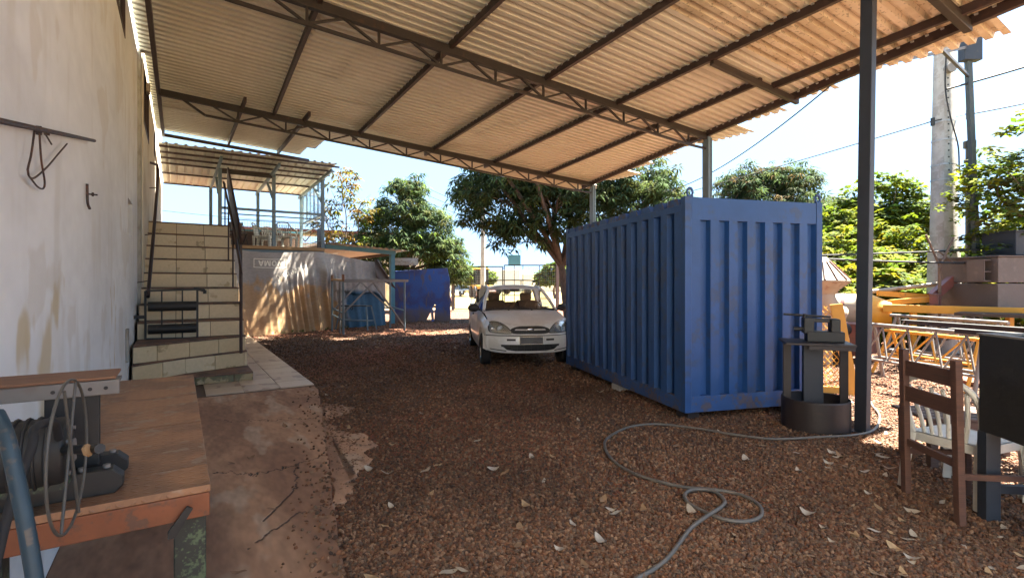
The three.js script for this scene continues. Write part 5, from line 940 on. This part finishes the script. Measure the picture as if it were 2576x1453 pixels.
function lobes(list, n, shell = .55) { // points in and on a set of ellipsoids
  const out = [], vol = list.map(l => l[3] * l[4] * l[5]), tot = vol.reduce((a, b) => a + b, 0);
  list.forEach((l, i) => { const k = Math.round(n * vol[i] / tot); for (let j = 0; j < k; j++) { const d = V(R(-1, 1), R(-1, 1), R(-1, 1)); if (d.lengthSq() > 1 || d.lengthSq() < .01) { j--; continue; } const r = Math.pow(rnd(), .33) * (rnd() < shell ? R(.75, 1.08) : 1); d.normalize(); const lump = 1 + .16 * Math.sin(d.x * 7 + i) * Math.sin(d.y * 6 + i * 2) * Math.sin(d.z * 7 + 1); d.multiplyScalar(r * lump); const p = V(l[0] + d.x * l[3], l[1] + d.y * l[4], l[2] + d.z * l[5]); if (Math.sin(p.x * 3.1 + i) + Math.sin(p.y * 3.7 + 1) + Math.sin(p.z * 3.3 + i) < -.55) continue; out.push(p); } });
  return out;
}
function limb(g, p, q, r0, r1, bend = .15) { const m = p.clone().lerp(q, .5).add(V(R(-bend, bend), R(0, bend), R(-bend, bend))), c = new THREE.CatmullRomCurve3([p, m, q]); let a = p; for (let i = 1; i <= 5; i++) { const b = c.getPoint(i / 5); g.cyl(a, b, lerp(r0, r1, (i - 1) / 5), lerp(r0, r1, i / 5), 8, true); a = b; } }
function tree(name, label, pos, trunk, lobeList, n, kind, tones, scale, bark = M.bark, cat = 'tree', group) {
  const o = thing(name, label, cat, pos, 0, group), g = new GB();
  const top = V(...trunk.top); limb(g, V(0, -.1, 0), top, trunk.r, trunk.r * .6, trunk.bend ?? .2);
  const tips = []; for (const l of lobeList) { const t = V(l[0] + R(-.2, .2), l[1] - l[4] * .1, l[2]); limb(g, top.clone().lerp(V(0, 0, 0), R(0, .15)), t, trunk.r * .5, trunk.r * .14, .3); for (let k = 0; k < (trunk.twigs ?? 4); k++) { const e = V(l[0] + R(-.8, .8) * l[3], l[1] + R(-.6, .8) * l[4], l[2] + R(-.8, .8) * l[5]); limb(g, t.clone().lerp(top, R(0, .4)), e, trunk.r * .16, trunk.r * .05, .2); tips.push(e); } }
  part(o, 'trunk', g, bark);
  crown(o, kind, lobes(lobeList, n), tones, scale);
  return o;
}
const MANGO = [[.046, .076, .030], [.058, .092, .034], [.038, .066, .028], [.078, .105, .032]], LIME = [[.105, .145, .010], [.14, .16, .010], [.08, .13, .013], [.17, .15, .010]], OCHRE = [[.10, .075, .014], [.13, .08, .014], [.055, .058, .016], [.16, .095, .02]];
tree('mango_tree', 'big dark mango tree hanging over the pickup and gate', V(2.3, 0, -20.6), { top: [-.35, 2.5, 0], r: .2, twigs: 6 }, [[-2.6, 5.2, .5, 2.2, 1.8, 2.2], [-.6, 6.2, 0, 2.4, 2.2, 2.4], [1.6, 5.6, -.3, 2.4, 2.2, 2.3], [3.2, 4.8, .2, 1.8, 1.6, 1.8], [-1.9, 3.6, .7, 1.4, 1.1, 1.4], [.6, 3.9, .8, 1.6, 1.2, 1.4], [2.3, 3.6, .3, 1.5, 1.2, 1.4], [-.4, 4.9, 1.2, 1.8, 1.4, 1.2], [-3.6, 4.6, .6, 1.2, 1.1, 1.2], [-4.6, 8.6, 2.0, 2.2, 1.1, 2.0], [-2.4, 8.9, 1.2, 2.4, 1.5, 2.2], [.4, 8.9, .3, 2.4, 1.6, 2.2], [-6.0, 8.9, 2.4, 1.1, .8, 1.1], [-2.4, 8.4, 5.0, 2.3, .9, 1.9], [-5.0, 8.7, 5.4, 2.0, .9, 1.8]], 11500, 'mango', [...MANGO, MANGO[0], OCHRE[2]], 1.15);  // unseen high lobes above the canopy line, added to shade tarp and ground
tree('green_tree', 'dense green tree behind the blue panel and shed', V(-5.7, 0, -27.5), { top: [0, 2.2, 0], r: .2, twigs: 5 }, [[0, 5.2, 0, 1.7, 1.9, 1.7], [-1.5, 3.9, .2, 1.5, 1.7, 1.5], [1.5, 3.8, .1, 1.6, 1.8, 1.6], [.1, 3.2, .6, 2.0, 1.5, 1.4], [2.4, 2.6, 0, 1.1, 1.3, 1.2], [-.5, 6.6, 0, .6, .8, .6], [.6, 6.8, 0, .5, .8, .5], [-.05, 6.4, .2, .7, .7, .7], [-2.0, 2.6, 0, 1.0, 1.1, 1.0]], 5200, 'mango', [...MANGO, ...MANGO, OCHRE[2], LIME[2]], 1.15);
{ // nearly bare tree with yellowed leaves
  const o = tree('bare_tree', 'thin half bare tree with yellowing leaves beside the balcony', V(-8.6, 0, -26), { top: [0, 3, 0], r: .1, twigs: 10 }, [[.1, 6.4, 0, .9, 1.1, .9], [-.9, 5, 0, .9, 1.1, .8], [.9, 5.2, 0, .8, 1, .8], [-.2, 4, 0, 1.2, .8, .9], [.6, 3.2, .3, .9, .7, .7]], 420, 'sparse', [...OCHRE, LIME[3], MANGO[3]], 1.2);
}
tree('mango_tree', 'broad rounded mango tree with pale flowers behind the container', V(13.4, 0, -27), { top: [0, 3, 0], r: .26, twigs: 4 }, [[0, 5.6, 0, 3.0, 2.4, 2.6], [-2.6, 4.6, 0, 2.0, 1.8, 2], [2.7, 4.6, 0, 2.2, 2.0, 2], [0, 3.5, 1.2, 3.8, 2.2, 1.8], [-1.4, 6.4, .2, 1.4, 1.2, 1.4], [1.3, 6.7, .2, 1.5, 1.3, 1.4]], 8000, 'mango', [...MANGO, [.06, .07, .034], [.10, .072, .03], [.042, .062, .03]], 1.15);
const shrubs = [
  [7.6, -13.6, 1.5, 2.3, 'bright lime shrub directly right of the container edge'], [9.6, -14.6, 1.8, 2.9, 'tall lime shrub seen just right of the leaning post'], [11.8, -15.2, 1.7, 3.0, 'lime green shrub left of the concrete pole base'],
  [8.8, -12.0, 1.2, 1.7, 'low sunlit shrub above the white tank'], [10.4, -12.2, 1.3, 1.9, 'low sunlit shrub left of the grey metal box'], [13.4, -13.8, 2.0, 3.3, 'yellow green shrub behind the black pole'], [6.6, -15.5, 1.4, 2.9, 'darker shrub rising behind the container corner'], [10.9, -16.4, 1.9, 3.6, 'tall pale shrub between the leaning post and the concrete pole'], [12.6, -11.6, 1.3, 2.3, 'sunlit shrub filling the gap right of the concrete pole'], [15.6, -14.5, 2.0, 3.4, 'leafy shrub behind the dark crate'], [7.9, -16.5, 1.5, 3.5, 'tall shrub in front of the rounded mango tree']];
for (const [x, z, r, h, label] of shrubs) tree('shrub', label, V(x, 0, z), { top: [0, h * .3, 0], r: .05, twigs: 5 }, [[0, h * .55, 0, r * .8, h * .42, r * .8], [-r * .5, h * .45, .1, r * .6, h * .4, r * .6], [r * .5, h * .5, -.1, r * .6, h * .42, r * .6], [0, h * .9, 0, r * .4, h * .2, r * .4]], 2600, 'broad', [...LIME, LIME[1], MANGO[3]], .95, M.bark, 'shrub', 'sunlit shrubs behind the machine');
tree('leafy_tree', 'leafy tree reaching in at the right edge beside the dark steel pole', V(10.6, 0, -9.2), { top: [0, 1.8, 0], r: .12, twigs: 6 }, [[-.3, 3.7, 0, 1.6, 1.2, 1.3], [-1.2, 3.0, -.4, 1.1, 1.0, 1], [.6, 4.7, 0, 1.2, .9, 1], [-.9, 2.3, -.4, 1.3, .9, .9]], 2500, 'small', [MANGO[3], LIME[0], LIME[2], LIME[1], OCHRE[2]], 1.1);
tree('leafy_tree', 'taller tree behind the concrete pole with backlit crown', V(12.6, 0, -17.5), { top: [0, 2.4, 0], r: .14, twigs: 4 }, [[0, 3.9, 0, 1.6, 1.3, 1.5], [-1.2, 3.3, 0, 1.2, 1.1, 1.1], [1.3, 3.6, 0, 1.2, 1.1, 1.1]], 2600, 'broad', [MANGO[3], LIME[1], LIME[0], LIME[2]], 1.1);
for (const [x, z, r, h, label] of [[-6.6, -58, 2.4, 4.2, 'round tree beyond the gate above the white parked car'], [-4.0, -60, 2.0, 3.6, 'yellowish tree beyond the gate beside the loader'], [4.4, -52, 1.9, 3.7, 'small round tree in the field right of the pickup roof'], [-12, -70, 4, 5.5, 'distant tree far left of the gate'], [22, -60, 5, 6, 'distant tree far to the right behind the shrubs'], [30, -45, 5, 6, 'distant tree at the far right behind the concrete pole'], [14, -70, 4, 4.4, 'distant tree in the field behind the container']])
  tree('far_tree', label, V(x, 0, z), { top: [0, h * .35, 0], r: .16, twigs: 3 }, [[0, h * .68, 0, r * .8, h * .3, r * .8], [-r * .5, h * .55, 0, r * .6, h * .25, r * .6], [r * .5, h * .58, 0, r * .6, h * .26, r * .6]], 1500, 'broad', [LIME[0], LIME[2], MANGO[3], MANGO[1]], 2.2, M.bark, 'tree', 'trees in the field');

// ---------- gravel, leaves, hose ----------
const yardY = (x, z) => (fbm(x / 40 + 3, z / 40 + 3, 16, 4, 91) - .5) * .03 + (fbm(x / 40 + 5, z / 40 + 3, 40, 3, 92) - .5) * .012;
const toA = (x, z) => -SN * x - CS * z, toB = (x, z) => CS * x - SN * z;
const onSlab = (x, z) => { const a = toA(x, z), b = toB(x, z); return (a < 7.66 && b < 1.6 - .194 * (7.3 - Math.min(a, 7.3)) + .03) || (a >= 7.6 && b < 1.66); };
{
  const base = new THREE.IcosahedronGeometry(1, 0), N = 150000, m = new THREE.InstancedMesh(base, mat({ color: lin(1, 1, 1), roughness: .95 }), N), c = new THREE.Color(), E2 = new THREE.Euler();
  const tones = [[.15, .066, .032], [.105, .049, .025], [.19, .10, .052], [.132, .054, .024], [.084, .046, .028], [.22, .128, .073], [.112, .07, .043]]; let i = 0;
  while (i < N) {
    const u = rnd(), Z = 1.9 * Math.pow(21 / 1.9, Math.pow(u, 1.3)), x = R(-1, 1.06) * Z, z = -Z; if (x < -.62 * Z - .2) continue; let ly = yardY(x, z); if (onSlab(x, z)) { const a = toA(x, z), e = 1.6 - .194 * (7.3 - Math.min(a, 7.3)) - toB(x, z); if (a > 7.6 || e > .4 || rnd() > .16 * (1 - e / .4) ** 2) continue; ly = .035; }
    const s = R(.006, .0135) * (1 + .055 * Z); E2.set(R(0, 6), R(0, 6), R(0, 6)); m.setMatrixAt(i, MX.compose(V(x, ly + s * .25, z), Q.setFromEuler(E2), V(s * R(.8, 1.5), s * R(.5, .9), s * R(.7, 1.2))));
    const t = tones[Math.floor(rnd() * tones.length)], k = R(.65, 1.3) * (.6 + .8 * fbm(x / 30 + 4, z / 30 + 4, 30, 3, 231)); m.setColorAt(i++, c.setRGB(t[0] * k, t[1] * k, t[2] * k));
  }
  m.name = 'gravel'; m.userData = { kind: 'stuff', label: 'reddish brown crushed gravel covering the yard', category: 'gravel' }; scene.add(m);
}
{
  const hoseP = [[4.9, -7.2], [4.6, -6.6], [4.35, -6.16], [4.11, -5.71], [3.67, -5.17], [3.33, -4.97], [2.95, -4.91], [2.49, -4.85], [2.18, -5.0], [1.88, -5.24], [1.52, -5.39], [1.2, -5.27], [.92, -4.91], [.84, -4.61], [.85, -4.26], [.94, -3.99], [1.08, -3.83], [1.25, -3.71], [1.43, -3.67], [1.59, -3.59], [1.65, -3.42], [1.59, -3.26], [1.47, -3.18], [1.35, -3.19], [1.26, -3.28], [1.19, -3.43], [1.20, -3.55], [1.30, -3.64], [1.42, -3.61], [1.45, -3.49], [1.37, -3.34], [1.23, -3.21], [1.09, -3.1], [.95, -2.91], [.84, -2.76], [.73, -2.65], [.6, -2.54], [.4, -2.3]];
  const pts = hoseP.map(([x, z], i) => V(x, yardY(x, z) + .02 + (i > 20 && i < 24 ? .0 : 0) + ([26, 27, 28].includes(i) ? .012 : 0) + ([30, 31].includes(i) ? .02 : 0), z));
  solo('garden_hose', 'grey hose snaking and looping across the gravel in front of the container', 'hose', new GB().tube(pts, .0125, 10, 320), mat({ map: tex(64, 64, (u, v) => { const n = fbm(u, v, 6, 4, 211); return enc(mixc([.085, .08, .07], [.15, .125, .10], n)); }, [.4, .4]), roughness: .5 }));
}
{ // fallen leaves, one by one
  const shape = (w, cu, tw) => new GB().grid(2, 5, (u, v) => { const k = Math.sin(Math.PI * clamp(v * .96 + .02)) ** .8 * w; return V((u - .5) * k, cu * .1 * (v - .5) ** 2 * .35 + .004 * Math.sin(v * 7) + Math.abs(u - .5) * .5 * k * tw + .004, (v - .5) * .1); }).geo(true);
  const geos = [shape(.042, 1.2, .3), shape(.05, 2.4, .15), shape(.036, .5, .45), shape(.055, 3.2, .25), shape(.03, -1.2, -.2)];
  const mats = [[.46, .30, .15], [.38, .22, .10], [.50, .40, .28], [.30, .16, .08], [.55, .47, .37]].map((c, i) => mat({ map: tex(64, 64, (u, v) => { const n = fbm(u, v, 5, 4, 221 + i); return enc(mixc(c, c.map(x => x * .6), n)); }, [1, 1]), roughness: .8, transmission: .15, thickness: 0 }));
  const put = (x, z, s, label, group, mi, y = 0) => { const m = new THREE.Mesh(geos[Math.floor(rnd() * 5)], mats[mi ?? Math.floor(rnd() * 5)]); m.name = numbered('fallen_leaf'); m.position.set(x, (y || yardY(x, z)) + .012, z); m.rotation.set(R(-.25, .25), R(0, 6.28), R(-.25, .25)); m.scale.setScalar(s); tag(m, label, 'leaf', group); scene.add(m); };
  let n = 0; while (n < 130) { const Z = 2.2 * Math.pow(8 / 2.2, rnd()), x = R(-.6, .75) * Z; if (onSlab(x, -Z)) continue; put(x, -Z, R(.6, 1.15), 'dry tan leaf lying on the shaded gravel in front of the container', 'dry leaves on the shaded gravel'); n++; }
  n = 0; while (n < 80) { const Z = R(2.6, 5.2), x = Z * R(.6, 1.02); put(x, -Z, R(.45, .95), 'pale curled leaf on the gravel around the chairs at right', 'pale leaves around the chairs', [2, 4, 2, 0][Math.floor(rnd() * 4)]); n++; }
  n = 0; while (n < 45) { const x = R(-3.5, .5), z = R(-14, -9); if (onSlab(x, z)) continue; put(x, z, R(.7, 1.3), 'small dry leaf on the gravel between the stairs and the pickup', 'dry leaves near the stairs'); n++; }
  for (const [a, b] of [[4.7, .35], [4.75, .5], [3.6, .5], [5.6, .9], [2.9, .25], [3.3, .75]]) { const p = AB(a, b); put(p.x, p.z, R(.6, 1), 'brown leaf lying on the cracked concrete apron', 'leaves on the concrete apron', 3, .032); }
}
{ // weeds at the tarp's foot
  const g = clumpGeo(9, .16, .02, .3, .9); const pts = []; for (let i = 0; i < 26; i++) { const t = rnd(); pts.push(V(lerp(-7.1, -4.6, t) + R(.0, .3), .03, lerp(-14.5, -17.9, t) + R(0, .3))); }
  const m = new THREE.InstancedMesh(g, leafM, pts.length); pts.forEach((p, i) => { const s = R(.4, 1); m.setMatrixAt(i, MX.compose(p, Q.setFromEuler(new THREE.Euler(0, R(0, 6), 0)), V(s, s, s))); m.setColorAt(i, new THREE.Color().setRGB(.06, .11, .03)); });
  m.name = 'weeds'; m.userData = { kind: 'stuff', label: 'small green weeds along the foot of the tarpaulin', category: 'weeds' }; scene.add(m);
}

scene.traverse(o => { if (o.isMesh) { o.castShadow = true; o.receiveShadow = true; } });
renderer.render(scene, camera);
